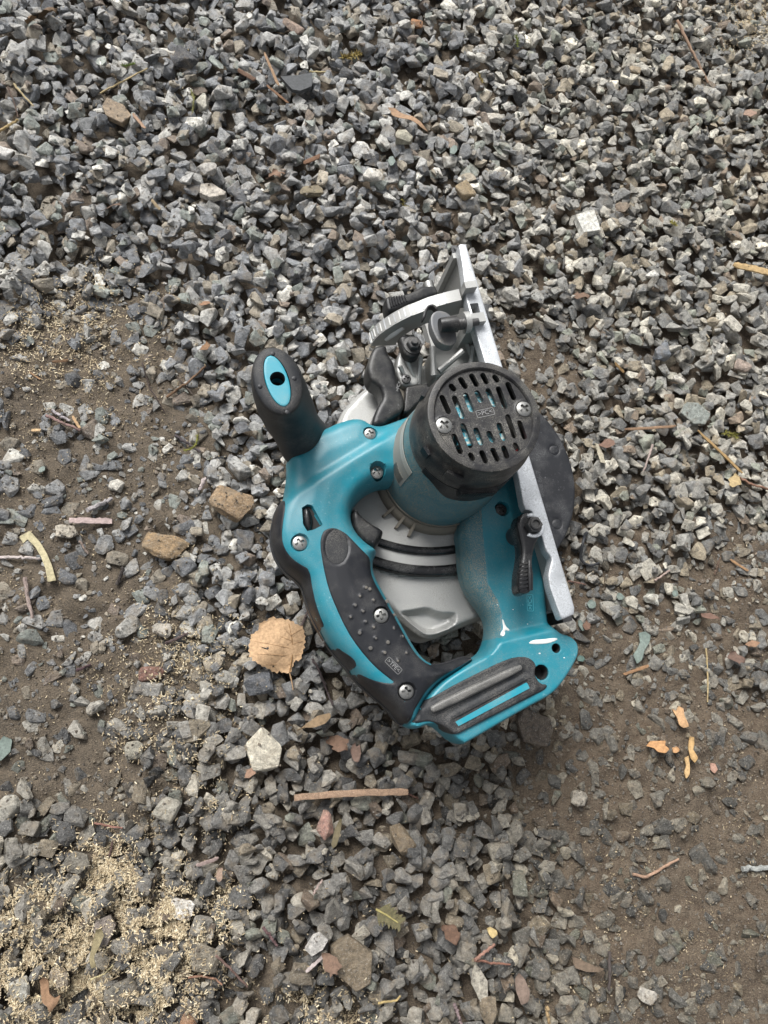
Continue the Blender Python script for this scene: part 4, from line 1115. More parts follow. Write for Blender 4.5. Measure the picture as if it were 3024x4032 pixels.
for c, r in sl_s:
    o = bpy.data.objects.new('screw', screw_a); COL.objects.link(o); o.parent = capc; o.location = (np.array([*c, GZ + .0002]) - SAW0).tolist(); o.scale = (r / .0054,) * 3; o.rotation_euler = (0, 0, .75)
text('>PC<', 'z3', 850, 572, GZ, .0046, wang('z3', 770, 590, 930, 555, GZ), M_print, grille)
# what shows through the slots: teal brush holder dusted with chips, dark well
inner = part('brush_holder', join(lathe(MC + np.array([.000, .004]), [(.018, .178), (.018, .1865), (.0165, .188), (.004, .188)], 40), box((MC[0], MC[1] - .014, .183), (.018, 0, 0), (0, .0045, 0), (0, 0, .0045))), plastic('dusty_teal_inside', (.02, .23, .31), .5, dust=.9, dustcol=(.66, .62, .52), fine=420, blot=200), capc)
part('red_wire', tube([P(2035, 1700, .185), P(2055, 1735, .186), P(2052, 1760, .184), P(2000, 1815, .184)], .0011, 6), plastic('red_wire', (.35, .02, .03), .5), capc)
# latch teeth and wheel on the collar
for ang, zz, w in ((-2.65, .176, .0035), (-2.05, .178, .006), (2.6, .178, .004)):
    d_ = np.array([math.cos(ang), math.sin(ang), 0]); t_ = np.array([-d_[1], d_[0], 0])
    part('cap_lug', box(np.array([*MC, zz]) + d_ * .0424, d_ * .0012, t_ * w, Zv * .0045), M_black, capc, 0)
d_ = np.array([math.cos(-1.52), math.sin(-1.52), 0]); t_ = np.array([-d_[1], d_[0], 0])
V, Fc = [], []
prts = [box(np.array([*MC, .160]) + d_ * .0425, d_ * .0022, t_ * .0135, Zv * .0052)]
for k in range(14): prts.append(box(np.array([*MC, .160]) + d_ * .0448 + t_ * (-.0125 + k * .0019), d_ * .0008, t_ * .0006, Zv * .0048))
part('brush_cap_tab', join(*prts), M_black, capc, 0)
# black skirt dipping from the collar
n = 40; V = []; Fc = []
for k in range(n + 1):
    a = -2.5 + 2.2 * k / n; dip = .152 - .012 * smooth((a + 2.35) / .5) * smooth((-.55 - a) / .3)
    for r, z in ((.0420, .160), (.0431, .160), (.0436 + (.152 - dip) * .06, dip), (.0420, dip)): V.append((MC[0] + r * math.cos(a), MC[1] + r * math.sin(a), z))
for k in range(n):
    for m in range(4): Fc.append((k * 4 + m, k * 4 + (m + 1) % 4, (k + 1) * 4 + (m + 1) % 4, (k + 1) * 4 + m))
Fc += [(0, 1, 2, 3), (n * 4, n * 4 + 3, n * 4 + 2, n * 4 + 1)]
part('cap_skirt', (V, Fc), M_black, capc, 50, fix=True)

# ---- base plate: upright sheet, thick rimmed edge on top
right = [(1835, 959), (2264, 2393), (2262, 2418)]
left = [(2212, 2440), (2166, 2314), (2158, 2267), (2174, 2198), (2152, 2170), (2134, 2115), (2094, 2013), (2070, 2004), (2060, 1981), (2040, 1872), (1968, 1630), (1908, 1421), (1864, 1281), (1838, 1184), (1821, 1045), (1806, 960)]
rim = W('f', right + left, BZ)
win = W('f', [(1849, 1196), (1882, 1192), (1898, 1262), (1872, 1272)], BZ)
plate = part('base_plate', slab(rim, lambda v, d: BZ - .0012 + .0012 * rnd(d / .0012), BZ - .010, holes=[resample(win, .002)], step=.003, rings=(.0003, .0008, .0013), rstep=.0025), M_plate, angle=35)
e0, e1 = P(1835, 959, BZ), P(2264, 2393, BZ)
sheet = np.array([e0[:2] + WD[:2] * .0006, e1[:2] + WD[:2] * .0006, e1[:2] + WD[:2] * .0046, e0[:2] + WD[:2] * .0046])
part('plate_sheet', slab(sheet, lambda v, d: np.full(len(v), BZ - .006), .006, step=.02, rings=(), rstep=.01), M_cast, plate)
# lower rim of the plate, near the ground, and end flange
low = np.array([e0[:2] + WD[:2] * .0003, e1[:2] + WD[:2] * .0003, e1[:2] + WD[:2] * .012, e0[:2] + WD[:2] * .012])
part('lower_rim', slab(low, lambda v, d: np.full(len(v), .016), .0045, step=.02, rings=(), rstep=.01), M_cast, plate)
c_ = e1 - U * .004; c_[2] = .045
part('end_flange', box(c_ + WD * .0105, WD * .0098, U * .0026, Zv * .040), M_cast, plate, 0)
c_ = e0 + U * .003; c_[2] = .062
part('front_flange', box(c_ + WD * .006, WD * .0035, U * .0024, Zv * .052), M_cast, plate, 0)
for dx, z_ in ((.033, .108), (.052, .094)):
    q = e0 + U * dx + WD * .0050; q[2] = z_
    part('rivet', tube([q, q + WD * .0012], .0024, 12), M_plate, plate)

# ---- bevel quadrant at the front of the plate, rim graduated
qc = [(1806, 1138, .131), (1770, 1146, .131), (1734, 1156, .130), (1686, 1170, .128), (1637, 1190, .124), (1602, 1203, .120), (1570, 1219, .116), (1538, 1237, .110), (1507, 1258, .104), (1484, 1275, .098), (1466, 1293, .092), (1455, 1309, .086), (1450, 1322, .081)]
Q = np.array([P(q[0], q[1], q[2] - .009) for q in qc])
# put the rim on one plane across the saw: keep each point's side offset and height, one station along the plate
base_u = float(np.mean([(q - e0) @ U for q in Q[:5]]))
Q = np.array([np.array([*(q[:2] + U[:2] * 0), q[2]]) for q in Q])
ctr = e0 + U * base_u + WD * .004; ctr[2] = .055
inn = []
for q in Q:
    v_ = ctr - q; v_ -= U * (v_ @ U); v_ /= np.linalg.norm(v_); inn.append(q + v_ * .024)
inn = np.array(inn); th = U * .0100
V = np.vstack([Q, Q + th, inn + th, inn]); m = len(Q); Fc = []
for i in range(m - 1):
    for a in range(4):
        b_ = (a + 1) % 4; Fc.append((a * m + i, a * m + i + 1, b_ * m + i + 1, b_ * m + i))
Fc += [(0, m, 2 * m, 3 * m), (m - 1, 4 * m - 1, 3 * m - 1, 2 * m - 1)]
quad = part('bevel_quadrant', (V, Fc), M_cast, fix=True, angle=35)
for k in range(17):
    t = .14 + k * .052; s_ = t * (m - 1); i = min(int(s_), m - 2); f_ = s_ - i
    q = Q[i] * (1 - f_) + Q[i + 1] * f_; tg = Q[i + 1] - Q[i]; tg /= np.linalg.norm(tg); nn = np.cross(tg, U); nn *= np.sign(nn[2] or 1)
    part('graduation', box(q + th * (.5 if k % 5 else .5) + nn * .0001, tg * .00045, U * (.0048 if k % 5 == 0 else .0036), nn * .0004), M_paint if k % 2 else M_plate, quad, 0)
# slot in the quadrant seen as a pale opening
s0, s1 = (Q[10] * .55 + inn[10] * .45) + th, (Q[7] * .5 + inn[7] * .5) + th
part('quadrant_slot', tube([s0 + U * .0002, (s0 + s1) / 2 + Zv * .0012 + U * .0002, s1 + U * .0002], [.0018, .0026, .0018], 10), M_paint, quad)

# ---- front fittings: clamp lever, bevel screw and spring, brackets
def flat(name, src, pts, z, h, mat, parent=saw, n=1, r=.003, step=.0018):
    L = chaikin(W(src, pts, z), n)
    return part(name, slab(L, lambda v, d: z - r + r * rnd(d / r, 2.5), z - h, step=step, rings=(.0003, .0009, .002), rstep=.0014), mat, parent, angle=45)
lever = flat('bevel_clamp_lever', 'z2', [(448, 560), (478, 550), (600, 540), (700, 500), (755, 466), (850, 460), (882, 500), (884, 535), (770, 572), (620, 620), (500, 678), (468, 668)], .104, .016, M_black)
for k in range(7):
    a, b_ = W3('z2', 480 + k * 21, 560 - k * 3, .1045), W3('z2', 500 + k * 21, 640 - k * 8, .1045)
    part('grip_rib', tube([a, b_], .0007, 6), M_gloss, lever)
p = W3('z2', 806, 470, .098); part('clamp_bolt', tube([p - U * .003, p + U * .006], .0046, 16), M_steel)
brk = flat('stop_bracket', 'z2', [(820, 720), (845, 680), (890, 665), (950, 680), (1000, 720), (1010, 800), (1035, 860), (1035, 920), (1000, 955), (940, 955), (880, 920), (850, 860), (825, 800)], .128, .009, M_greyplastic, r=.0012)
a, b_ = W3('z2', 905, 790, .136), W3('z2', 1032, 778, .136)
part('stop_screw', tube([a - (b_ - a) * .08, a, b_], [.0052, .0058, .0066], 20), M_black, brk)
a, b_ = W3('z2', 1030, 782, .134), W3('z2', 1092, 775, .134); tt = np.linspace(0, 1, 70); ax_ = (b_ - a) / np.linalg.norm(b_ - a); s1_ = np.cross(ax_, Zv); s1_ /= np.linalg.norm(s1_); s2_ = np.cross(s1_, ax_)
part('spring', tube([a + (b_ - a) * t + .0042 * (math.cos(t * 34) * s1_ + math.sin(t * 34) * s2_) for t in tt], .0007, 6), M_darksteel, brk)
part('threaded_rod', tube([a, b_ + (b_ - a) * 1.9], .0030, 12), M_darksteel, brk)
a = W3('z2', 1085, 770, .130); part('screw_boss', tube([a, a + (b_ - W3('z2', 1030, 782, .134)) * .75], .0085, 24), M_cast, plate)
hb = flat('pivot_bracket', 'z2', [(565, 880), (600, 862), (700, 865), (720, 900), (745, 985), (735, 1025), (700, 1050), (650, 1050), (610, 1020), (585, 950)], .098, .010, M_black)
p = W3('z2', 676, 950, .099)
part('washer', lathe(p[:2], [(.0078, .0975), (.0078, .0990), (.0050, .0992)], 28), M_darksteel, hb)
part('hex_bolt', join(lathe(p[:2], [(.0058, .0988), (.0058, .1035), (.0050, .1042), (.0034, .1042)], 6), lathe(p[:2], [(.0030, .104), (.0030, .1065), (.0024, .107)], 16)), M_darksteel, hb)
flat('pointer_arm', 'z2', [(750, 740), (785, 625), (850, 608), (890, 660), (870, 668), (845, 630), (800, 640), (775, 740)], .128, .006, M_black, r=.001)
# cast arms carrying the plate
flat('cast_arm', 'z2', [(545, 1100), (560, 1010), (590, 960), (640, 1000), (740, 1010), (760, 1050), (740, 1180), (725, 1275), (690, 1280), (600, 1300), (540, 1180)], .082, .018, M_cast)
for q0, q1 in (((622, 1062), (705, 1262)), ((742, 1052), (716, 1270)), ((568, 1120), (640, 1270))):
    a, b_ = W3('z2', *q0, .088), W3('z2', *q1, .078)
    part('cast_rib', tube([a, (a + b_) / 2, b_], [.0022, .0017, .0026], 8), M_cast, case)
flat('cast_yoke', 'z2', [(830, 960), (900, 930), (1000, 880), (1080, 850), (1180, 900), (1260, 1080), (1180, 1160), (1050, 1160), (920, 1190), (860, 1220), (825, 1100)], .080, .030, M_cast)
for q0, q1 in (((835, 965), (850, 1200)), ((1085, 1000), (890, 1165)), ((1170, 960), (1150, 1130)), ((1080, 880), (1190, 1080))):
    a, b_ = W3('z2', *q0, .094), W3('z2', *q1, .088)
    part('cast_rib', tube([a, (a + b_) / 2, b_], [.0028, .0024, .003], 8), M_cast, plate)
part('plate_strut', join(box((P(1868, 1300, .11) + WD * .004), U * .004, WD * .006, Zv * .022), box((P(1840, 1160, .118) + WD * .002), U * .003, WD * .005, Zv * .016)), M_cast, plate, 0)
flat('depth_stop_block', 'z2', [(622, 1290), (800, 1262), (820, 1330), (640, 1492), (600, 1500)], .084, .018, M_black, r=.0015, n=0)
glev = flat('guard_lever', 'z2', [(345, 985), (380, 948), (462, 940), (470, 1010), (520, 1080), (540, 1150), (550, 1250), (600, 1350), (612, 1420), (592, 1490), (540, 1528), (482, 1560), (445, 1602), (350, 1612), (342, 1560), (392, 1440), (432, 1380), (420, 1310),
            (380, 1262), (336, 1240), (303, 1165), (308, 1095), (328, 1030)], .090, .022, M_black, r=.0045)
text('>PC<', 'z2', 556, 1290, .0905, .0040, wang('z2', 548, 1340, 570, 1240, .09), M_print, glev, boxed=False)
screw('z2', 622, 1228, .086, .0040, .3, screw_b)
part('case_edge_tab', box(P(1600, 1560, .072), U * .006, WD * .012, Zv * .003), M_cast_dusty, case, 0)

# ---- depth lever at the rear: washer, hex nut, ribbed lever
dl = flat('depth_lever', 'z7', [(930, 720), (950, 640), (1010, 600), (1100, 600), (1190, 650), (1215, 740), (1195, 840), (1140, 930), (1110, 1050), (1098, 1150), (1105, 1300), (1098, 1440), (1060, 1482), (985, 1490), (945, 1440), (950, 1260), (975, 1150), (990, 1000), (965, 880)], .1335, .015, M_gloss, r=.0035)
for k in range(7):
    a, b_ = W3('z7', 952, 1180 + k * 42, .1325), W3('z7', 1048, 1150 + k * 42, .1337)
    part('grip_rib', tube([a, b_], .0011, 6), M_black, dl)
a, b_ = W3('z7', 1060, 1130, .1337), W3('z7', 1075, 1450, .1337); part('lever_spine', tube([a, (a + b_) / 2 + Zv * .0006, b_], [.0016, .0021, .0018], 10), M_gloss, dl)
wc = W3('z7', 1105, 742, .135)[:2]
th_ = np.linspace(math.radians(-125), math.radians(118), 40)
ro, ri = .0094, .0064
ring = np.vstack([np.column_stack([wc[0] + ro * np.cos(th_), wc[1] + ro * np.sin(th_)]), np.column_stack([wc[0] + ri * np.cos(th_[::-1]), wc[1] + ri * np.sin(th_[::-1])])])
part('snap_washer', slab(ring, lambda v, d: .1342 + .0010 * rnd(d / .0008), .1325, step=.0012, rings=(.0003, .0008)), M_plate, dl)
nt_ = join(lathe(wc, [(.0064, .133), (.0064, .1382), (.0057, .139), (.0046, .139)], 6), lathe(wc, [(.0043, .1385), (.0043, .1405), (.0037, .141), (.0030, .141), (.0028, .1375), (.001, .1375)], 24))
part('hex_nut', nt_, M_darksteel, dl)
part('lever_post', lathe(wc, [(.0075, .088), (.0075, .124), (.006, .124)], 24), M_darksteel, dl)
# depth link and bracket between pillar and plate
a, b_ = W3('z7', 1185, 1215, .088), W3('z7', 1300, 1670, .088)
part('depth_link', box((a + b_) / 2, (b_ - a) / 2, WD * .0035, Zv * .009), M_cast, plate, 0)
part('link_pin', tube([W3('z7', 1170, 1165, .092), W3('z7', 1235, 1140, .092)], .0036, 14), M_steel, plate)
part('rear_stay', box((P(2120, 2200, .075)), U * .055, WD * .004, Zv * .02), M_darksteel, plate, 0)

# ================================================================ litter on the ground
HMAX = HM.copy()
for dj in (-1, 0, 1):
    for di in (-1, 0, 1):
        HMAX = np.maximum(HMAX, np.roll(np.roll(HM, dj, 0), di, 1))
def gz(xy, h=HMAX):
    xy = np.atleast_2d(xy)
    i = np.clip((xy[:, 0] - X0) / CELL, 0, NXc - 1).astype(int); j = np.clip((xy[:, 1] - Y0) / CELL, 0, NYc - 1).astype(int)
    return h[j, i]
def organic(name, c1, c2, scale=300, rough=.75, spots=None, spec=.3):
    m, nd, ln, b = new_mat(name)
    pos = nd.new('ShaderNodeNewGeometry').outputs['Position']
    t = tex(nd, ln, scale, 5, .7, coord=pos); t2 = tex(nd, ln, scale * 5, 3, .7, coord=pos)
    c = mix(nd, ln, ramp(nd, ln, t.outputs['Fac'], [(.35, 0), (.65, 1)]), c1, c2)
    if spots: c = mix(nd, ln, ramp(nd, ln, t2.outputs['Fac'], [(.58, 0), (.68, .9)]), c, spots)
    ln.new(c, b.inputs['Base Color']); b.inputs['Roughness'].default_value = rough; b.inputs['Specular IOR Level'].default_value = spec
    bump(nd, ln, b, t2.outputs['Fac'], .6, .0006)
    return m
_om = {}
def shade(col, spots=None, rough=.75, key=None):
    col = tuple(x * .62 for x in col)
    k = (tuple(round(x, 3) for x in col), spots, rough)
    if k not in _om: _om[k] = organic('litter_surface', tuple(x * .72 for x in col), tuple(min(1, x * 1.25) for x in col), 380, rough, spots)
    return _om[k]
def path_on_ground(px, n=14, stiff=True, lift=.0):
    w = np.array([P(x, y, .010) for x, y in px]); d = np.linalg.norm(np.diff(w[:, :2], axis=0), axis=1); s = np.concatenate([[0], np.cumsum(d)])
    t = np.linspace(0, s[-1], n); xy = np.column_stack([np.interp(t, s, w[:, 0]), np.interp(t, s, w[:, 1])])
    h = gz(xy)
    if stiff:
        A = np.column_stack([np.ones(n), t]); c = np.linalg.lstsq(A, h, rcond=None)[0]; z = A @ c; z = z + np.percentile(h - z, 80)
    else:
        z = np.convolve(np.pad(h, 2, 'edge'), np.ones(5) / 5, 'valid'); z = np.maximum(z, h - .001)
    # keep the photo's line of sight: re-read the pixels at the height found
    zm = float(z.mean()); w = np.array([P(x, y, zm) for x, y in px])
    d = np.linalg.norm(np.diff(w[:, :2], axis=0), axis=1); s = np.concatenate([[0], np.cumsum(d)]); t = np.linspace(0, s[-1], n)
    xy = np.column_stack([np.interp(t, s, w[:, 0]), np.interp(t, s, w[:, 1])])
    return np.column_stack([xy, z + lift])
def twig(name, px, wpx, col, label, cat, group=None, sides=7, rough=.06, taper=.75, spots=None, stiff=True):
    s = scale_at(*px[0]); r = wpx * s / 2
    p = path_on_ground(px, 16, stiff, r * .8)
    p[1:-1] += rng.normal(0, r * .22, (len(p) - 2, 3))
    rad = r * np.linspace(1, taper, len(p)) * rng.uniform(1 - rough, 1 + rough, len(p))
    V, Fc = tube(p, rad, sides); V = V + rng.normal(0, r * .07, V.shape)
    o = mesh_obj(name, V, Fc, shade(col, spots), None, 40); return finish(o, label=label, cat=cat, group=group)
def splinter(name, px, wpx, col, label, cat, spots=None, thick=.35, tip=.25):
    """flat split piece of wood with ragged pointed ends"""
    s = scale_at(*px[0]); w = wpx * s / 2
    n = 14; p = path_on_ground(px, n, True, w * .5)
    t = np.gradient(p, axis=0); t /= np.linalg.norm(t, axis=1)[:, None]; sd_ = np.cross(t, Zv); sd_ /= np.linalg.norm(sd_, axis=1)[:, None]
    a = rng.uniform(.8, 1.1, n); b_ = rng.uniform(.8, 1.1, n); a[[0, -1]] *= tip; b_[[0, -1]] *= .8; a[1] *= .8
    roll_ = rng.uniform(-.3, .3); V = []
    for i in range(n):
        L_, R_ = sd_[i] * w * a[i], -sd_[i] * w * b_[i]; up = Zv * w * thick; k = Zv * w * roll_
        V += [p[i] + L_ + k, p[i] + L_ * .9 + up + k, p[i] + (L_ + R_) * .3 + up * 1.5, p[i] + R_ * .9 + up - k, p[i] + R_ - k, p[i] - up * .4]
    V = np.array(V) + rng.normal(0, w * .05, (len(V), 3)); Fc = []
    for i in range(n - 1):
        for k in range(6): Fc.append((i * 6 + k, i * 6 + (k + 1) % 6, (i + 1) * 6 + (k + 1) % 6, (i + 1) * 6 + k))
    Fc += [tuple(range(6))[::-1], tuple((n - 1) * 6 + k for k in range(6))]
    o = mesh_obj(name, V, Fc, shade(col, spots), None, 25); fix_normals(o); return finish(o, label=label, cat=cat)
def leafy(name, outline_px, col, label, cat, thick=.0004, curl=.004, spots=None, holes=(), rough=.75, zlift=.0, teeth=0, stem=None, step=.0016, n=0, seed=0, sub=None):
    """thin curled sheet of the outline's shape resting on what lies below"""
    r = np.random.default_rng(seed + 5)
    if name in ('dry_leaf', 'bark_flake', 'leaf_scrap'): col = tuple(.55 * a + .45 * b for a, b in zip(col, (.20, .14, .09))); curl *= 1.6
    z0 = .012
    for _ in range(3):
        L = np.array([P(x, y, z0)[:2] for x, y in outline_px]); h = gz(resample(L, .003)); z0 = float(np.percentile(np.append(h, gz(L.mean(0)[None])), 70)) + zlift
    L = chaikin(L, n) if n else L
    if teeth:
        L = resample(L, teeth); c = L.mean(0); L = L + (L - c) * (np.where(np.arange(len(L)) % 2, .045, -.02) * r.uniform(.5, 1.4, len(L)))[:, None]
    c = L.mean(0); R = np.linalg.norm(L - c, axis=1).max(); a = r.uniform(0, 6.28, 3); k = r.uniform(.6, 1.4, 3)
    def zf(v, d=None):
        q = (v - c) / R; z = z0 + curl * ((q ** 2).sum(1) * .5)
        for i in range(3): z = z + curl * .35 * np.sin(3.2 * k[i] * (q[:, 0] * math.cos(a[i]) + q[:, 1] * math.sin(a[i])) + i)
        return np.maximum(z, gz(v, HM) - .0035)
    hs = [np.array([P(x, y, z0)[:2] for x, y in h]) for h in holes]
    o = mesh_obj(name, *slab(L, zf, lambda v: zf(v) - thick, holes=hs, step=step, rings=(.0005,) if step < .003 else ()), shade(col, spots, rough), None, 50)
    finish(o, label=label, cat=cat)
    if stem:
        p = np.array([P(x, y, z0) for x, y in stem]); p[0, 2] = zf(p[:1, :2])[0]; p[1:, 2] = gz(p[1:, :2]) * .4 + p[0, 2] * .6
        so = mesh_obj('stem', *tube(np.array([p[0] + (p[-1] - p[0]) * 0] + list(p[1:])), np.linspace(.0007, .0004, len(p)), 6), shade(tuple(x * .75 for x in col)), o, 40)
    return o, zf
def blob(x, y, w, h, ang, seed, n=9, jag=.42):
    n = int(n * 1.6) if n > 6 else n; jag = jag if n > 6 else .2
    r = np.random.default_rng(seed); t = np.sort(r.uniform(0, 2 * math.pi, n)); t = np.linspace(0, 2 * math.pi, n, endpoint=False) + r.normal(0, .18, n)
    rr = r.uniform(1 - jag, 1 + jag * .5, n); a = math.radians(ang)
    return [(x + (w / 2 * math.cos(q) * math.cos(a) - h / 2 * math.sin(q) * math.sin(a)) * k, y + (w / 2 * math.cos(q) * math.sin(a) + h / 2 * math.sin(q) * math.cos(a)) * k) for q, k in zip(t, rr)]

# the brown birch-like leaf, serrated, with insect holes and a stalk
lz = lambda pts: [(960 + x / 3.4, 2400 + y / 3.4) for x, y in pts]
leaf_o, leaf_z = leafy('fallen_leaf', lz([(615, 850), (640, 800), (690, 660), (735, 702), (780, 600), (800, 520), (815, 420), (808, 320), (795, 258), (770, 220), (700, 205), (650, 168), (590, 145), (530, 130), (490, 108), (460, 130), (385, 92), (300, 150), (250, 165), (195, 205),
       (215, 262), (150, 305), (100, 338), (95, 400), (80, 455), (75, 560), (85, 625), (140, 690), (220, 745), (330, 790), (400, 830), (450, 845), (480, 822), (530, 845)]), (.62, .41, .235), 'tan serrated fallen leaf with small holes lying beside the rubber grip', 'leaf',
       curl=.006, spots=(.22, .14, .08), holes=[lz([(232, 505), (270, 512), (300, 520), (325, 500), (335, 525), (318, 545), (280, 535), (240, 518)]), lz([(380, 765), (395, 745), (408, 760), (392, 778)])], teeth=.0022, zlift=.006,
       stem=lz([(615, 850), (640, 940), (650, 1000), (662, 1080)]), step=.0014)
mid = lz([(612, 840), (650, 600), (640, 400), (600, 200)])
pv = np.array([[*P(x, y, .018)[:2], 0] for x, y in mid]); pv[:, 2] = leaf_z(pv[:, :2]) + .0002
mesh_obj('leaf_vein', *tube(pv, np.linspace(.0006, .0003, 4), 6), shade((.40, .23, .10)), leaf_o, 40)

for sgn, tip in ((1, (780, 260)), (1, (800, 420)), (1, (760, 600)), (-1, (400, 110)), (-1, (200, 260)), (-1, (100, 420)), (-1, (110, 600)), (-1, (260, 740))):
    f_ = {260: .25, 420: .45, 600: .7, 110: .12, 740: .88}.get(tip[1], .5) if sgn > 0 else {110: .72, 260: .62, 420: .45, 600: .30, 740: .15}[tip[1]]
    f_ = 1 - f_ if sgn > 0 else f_
    t_ = f_ * 3; i_ = min(int(t_), 2); b0 = pv[i_] + (pv[i_ + 1] - pv[i_]) * (t_ - i_); e_ = np.array([*P(*lz([tip])[0], .018)[:2], 0]); vv = np.linspace(b0, e_ * .92 + b0 * .08, 7); vv[:, 2] = leaf_z(vv[:, :2]) + .00015
    mesh_obj('leaf_vein', *tube(vv, np.linspace(.0004, .0002, 7), 5), shade((.52, .33, .18)), leaf_o, 40)

# pale curved wood shaving and sticks on the bare earth at the left
cv = np.array([(82, 2125), (112, 2106), (150, 2146), (176, 2188), (196, 2236), (208, 2290)]); wv = [16, 17, 13, 13, 14, 16]
tn_ = np.gradient(cv.astype(float), axis=0); tn_ /= np.linalg.norm(tn_, axis=1)[:, None]; nn_ = np.column_stack([-tn_[:, 1], tn_[:, 0]]) * np.array(wv)[:, None]
leafy('wood_shaving', [tuple(q) for q in cv + nn_] + [tuple(q) for q in (cv - nn_)[::-1]], (.60, .53, .33), 'pale curved wood shaving on the bare earth', 'wood shaving', thick=.0012, curl=.003, zlift=.001)
splinter('wood_strip', [(280, 2057), (438, 2047)], 26, (.60, .47, .44), 'pinkish white flat wood strip on the bare earth', 'wood strip', thick=.2, tip=1)
twig('stick', [(-10, 2192), (80, 2195), (160, 2202)], 14, (.55, .48, .45), 'white peeled stick touching the curved shaving', 'stick')
twig('stick', [(100, 2274), (108, 2350), (130, 2436)], 17, (.36, .28, .25), 'mottled pinkish stick below the curved shaving', 'stick', spots=(.55, .47, .42))
twig('stick', [(204, 1618), (277, 1660)], 13, (.52, .47, .48), 'short pale grey stick lying beside a pinkish twig', 'stick')
twig('twig', [(183, 1639), (250, 1668), (317, 1694)], 12, (.34, .22, .20), 'pinkish brown twig beside the short pale stick', 'twig')
twig('twig', [(654, 1560), (735, 1510), (812, 1450)], 11, (.20, .12, .07), 'straight brown twig on earth left of the front handle', 'twig')
twig('twig', [(560, 1430), (590, 1530), (650, 1625)], 5, (.07, .05, .045), 'thin dark bent twig left of the front handle', 'twig', stiff=False)
twig('twig', [(698, 1482), (760, 1556)], 5, (.13, .10, .085), 'thin dark twig crossing the straight brown twig', 'twig')
splinter('splinter', [(210, 1432), (298, 1412)], 12, (.22, .13, .07), 'dark brown splinter beside a flat stone at the left', 'splinter')
splinter('splinter', [(283, 1636), (318, 1692)], 12, (.50, .33, .18), 'orange splinter against the end of the pinkish twig', 'splinter')
splinter('splinter', [(115, 1466), (160, 1494)], 7, (.40, .24, .13), 'small orange splinter near the left edge', 'splinter')
splinter('splinter', [(122, 1692), (165, 1698)], 13, (.62, .43, .24), 'short light orange splinter near the left edge', 'splinter')
twig('stick', [(348, 2014), (438, 1962)], 20, (.45, .42, .42), 'grey weathered stick above the pinkish strip', 'stick')
twig('stick', [(788, 1930), (806, 1885)], 16, (.58, .50, .48), 'short white bone-like stick above the big brown rock', 'stick', taper=1)
twig('stick', [(462, 2302), (488, 2236)], 17, (.055, .045, .04), 'short dark charred stick on the bare earth', 'stick')
twig('twig', [(652, 2534), (742, 2494)], 13, (.12, .085, .08), 'dark forked twig beside the quartz stone', 'twig')
twig('twig', [(316, 2132), (345, 2180)], 9, (.40, .31, .26), 'small pinkish twig standing over a grey stone', 'twig')
twig('twig', [(300, 2640), (360, 2618)], 12, (.085, .05, .055), 'purple-brown twig end poking from the earth', 'twig')
twig('twig', [(690, 1712), (790, 1785)], 12, (.085, .07, .075), 'dark twig under the moss sprig', 'twig')
twig('twig', [(1185, 2470), (1215, 2400)], 12, (.16, .12, .11), 'brown twig tip above the fallen leaf', 'twig')
twig('twig', [(1228, 2595), (1262, 2655), (1285, 2710), (1310, 2776)], 10, (.075, .055, .055), 'dark crooked twig between leaf and handle', 'twig', stiff=False)
splinter('splinter', [(1158, 3142), (1300, 3128), (1440, 3118), (1603, 3117)], 28, (.36, .24, .16), 'long weathered wood splinter lying below the handle', 'splinter', spots=(.62, .45, .33), thick=.3, tip=.9)
twig('twig', [(1590, 3118), (1648, 3146)], 9, (.12, .06, .045), 'dark red twig at the end of the long splinter', 'twig')
# straws and splinters in the upper gravel
twig('straw', [(390, 347), (480, 322), (585, 295)], 7, (.60, .47, .25), 'yellow straw stalk lying across the upper left gravel', 'straw')
twig('straw', [(55, 334), (95, 382), (134, 420)], 9, (.52, .42, .24), 'thick straw stalk near the top left', 'straw')
twig('straw', [(-5, 506), (79, 487)], 11, (.60, .45, .22), 'short straw at the left edge of the gravel', 'straw')
twig('twig', [(30, 340), (58, 410), (74, 466)], 6, (.11, .07, .05), 'thin dark red twig near the left edge', 'twig')
splinter('splinter', [(523, 450), (572, 511)], 14, (.42, .27, .18), 'brown splinter beside the tan flat stone', 'splinter')
splinter('splinter', [(598, 796), (630, 822)], 13, (.62, .48, .30), 'pale wood splinter in the left gravel', 'splinter')
splinter('splinter', [(935, 280), (1005, 318)], 16, (.19, .11, .07), 'dark brown bark splinter in the upper gravel', 'splinter')
splinter('splinter', [(1040, 222), (1097, 329)], 12, (.48, .31, .19), 'light brown splinter left of the slate piece', 'splinter')
splinter('splinter', [(1049, 352), (1137, 398)], 13, (.30, .17, .10), 'reddish splinter below the slate piece', 'splinter')
twig('straw', [(1218, 282), (1298, 290)], 8, (.60, .50, .28), 'pale straw touching the slate piece', 'straw')
splinter('bark_piece', [(1196, 632), (1258, 634)], 20, (.22, .12, .07), 'small rust-brown bark piece in the upper gravel', 'bark')
twig('stick', [(2656, 98), (2725, 210), (2794, 318)], 11, (.38, .25, .17), 'long thin brown stick in the upper right gravel', 'stick')
splinter('wood_chip', [(2905, 1026), (2965, 1062), (3030, 1108)], 26, (.50, .35, .17), 'tan wood chip at the right edge', 'wood chip', thick=.4)
splinter('splinter', [(2741, 1700), (2830, 1778), (2921, 1864)], 17, (.44, .29, .13), 'long tan wood splinter on the right', 'splinter', thick=.5)
twig('twig', [(2905, 1880), (2960, 1908), (3030, 1932)], 11, (.34, .19, .13), 'reddish twig at the right edge', 'twig')
splinter('splinter', [(2459, 1692), (2560, 1686), (2658, 1680)], 11, (.42, .27, .17), 'thin tan splinter right of the blade guard', 'splinter')
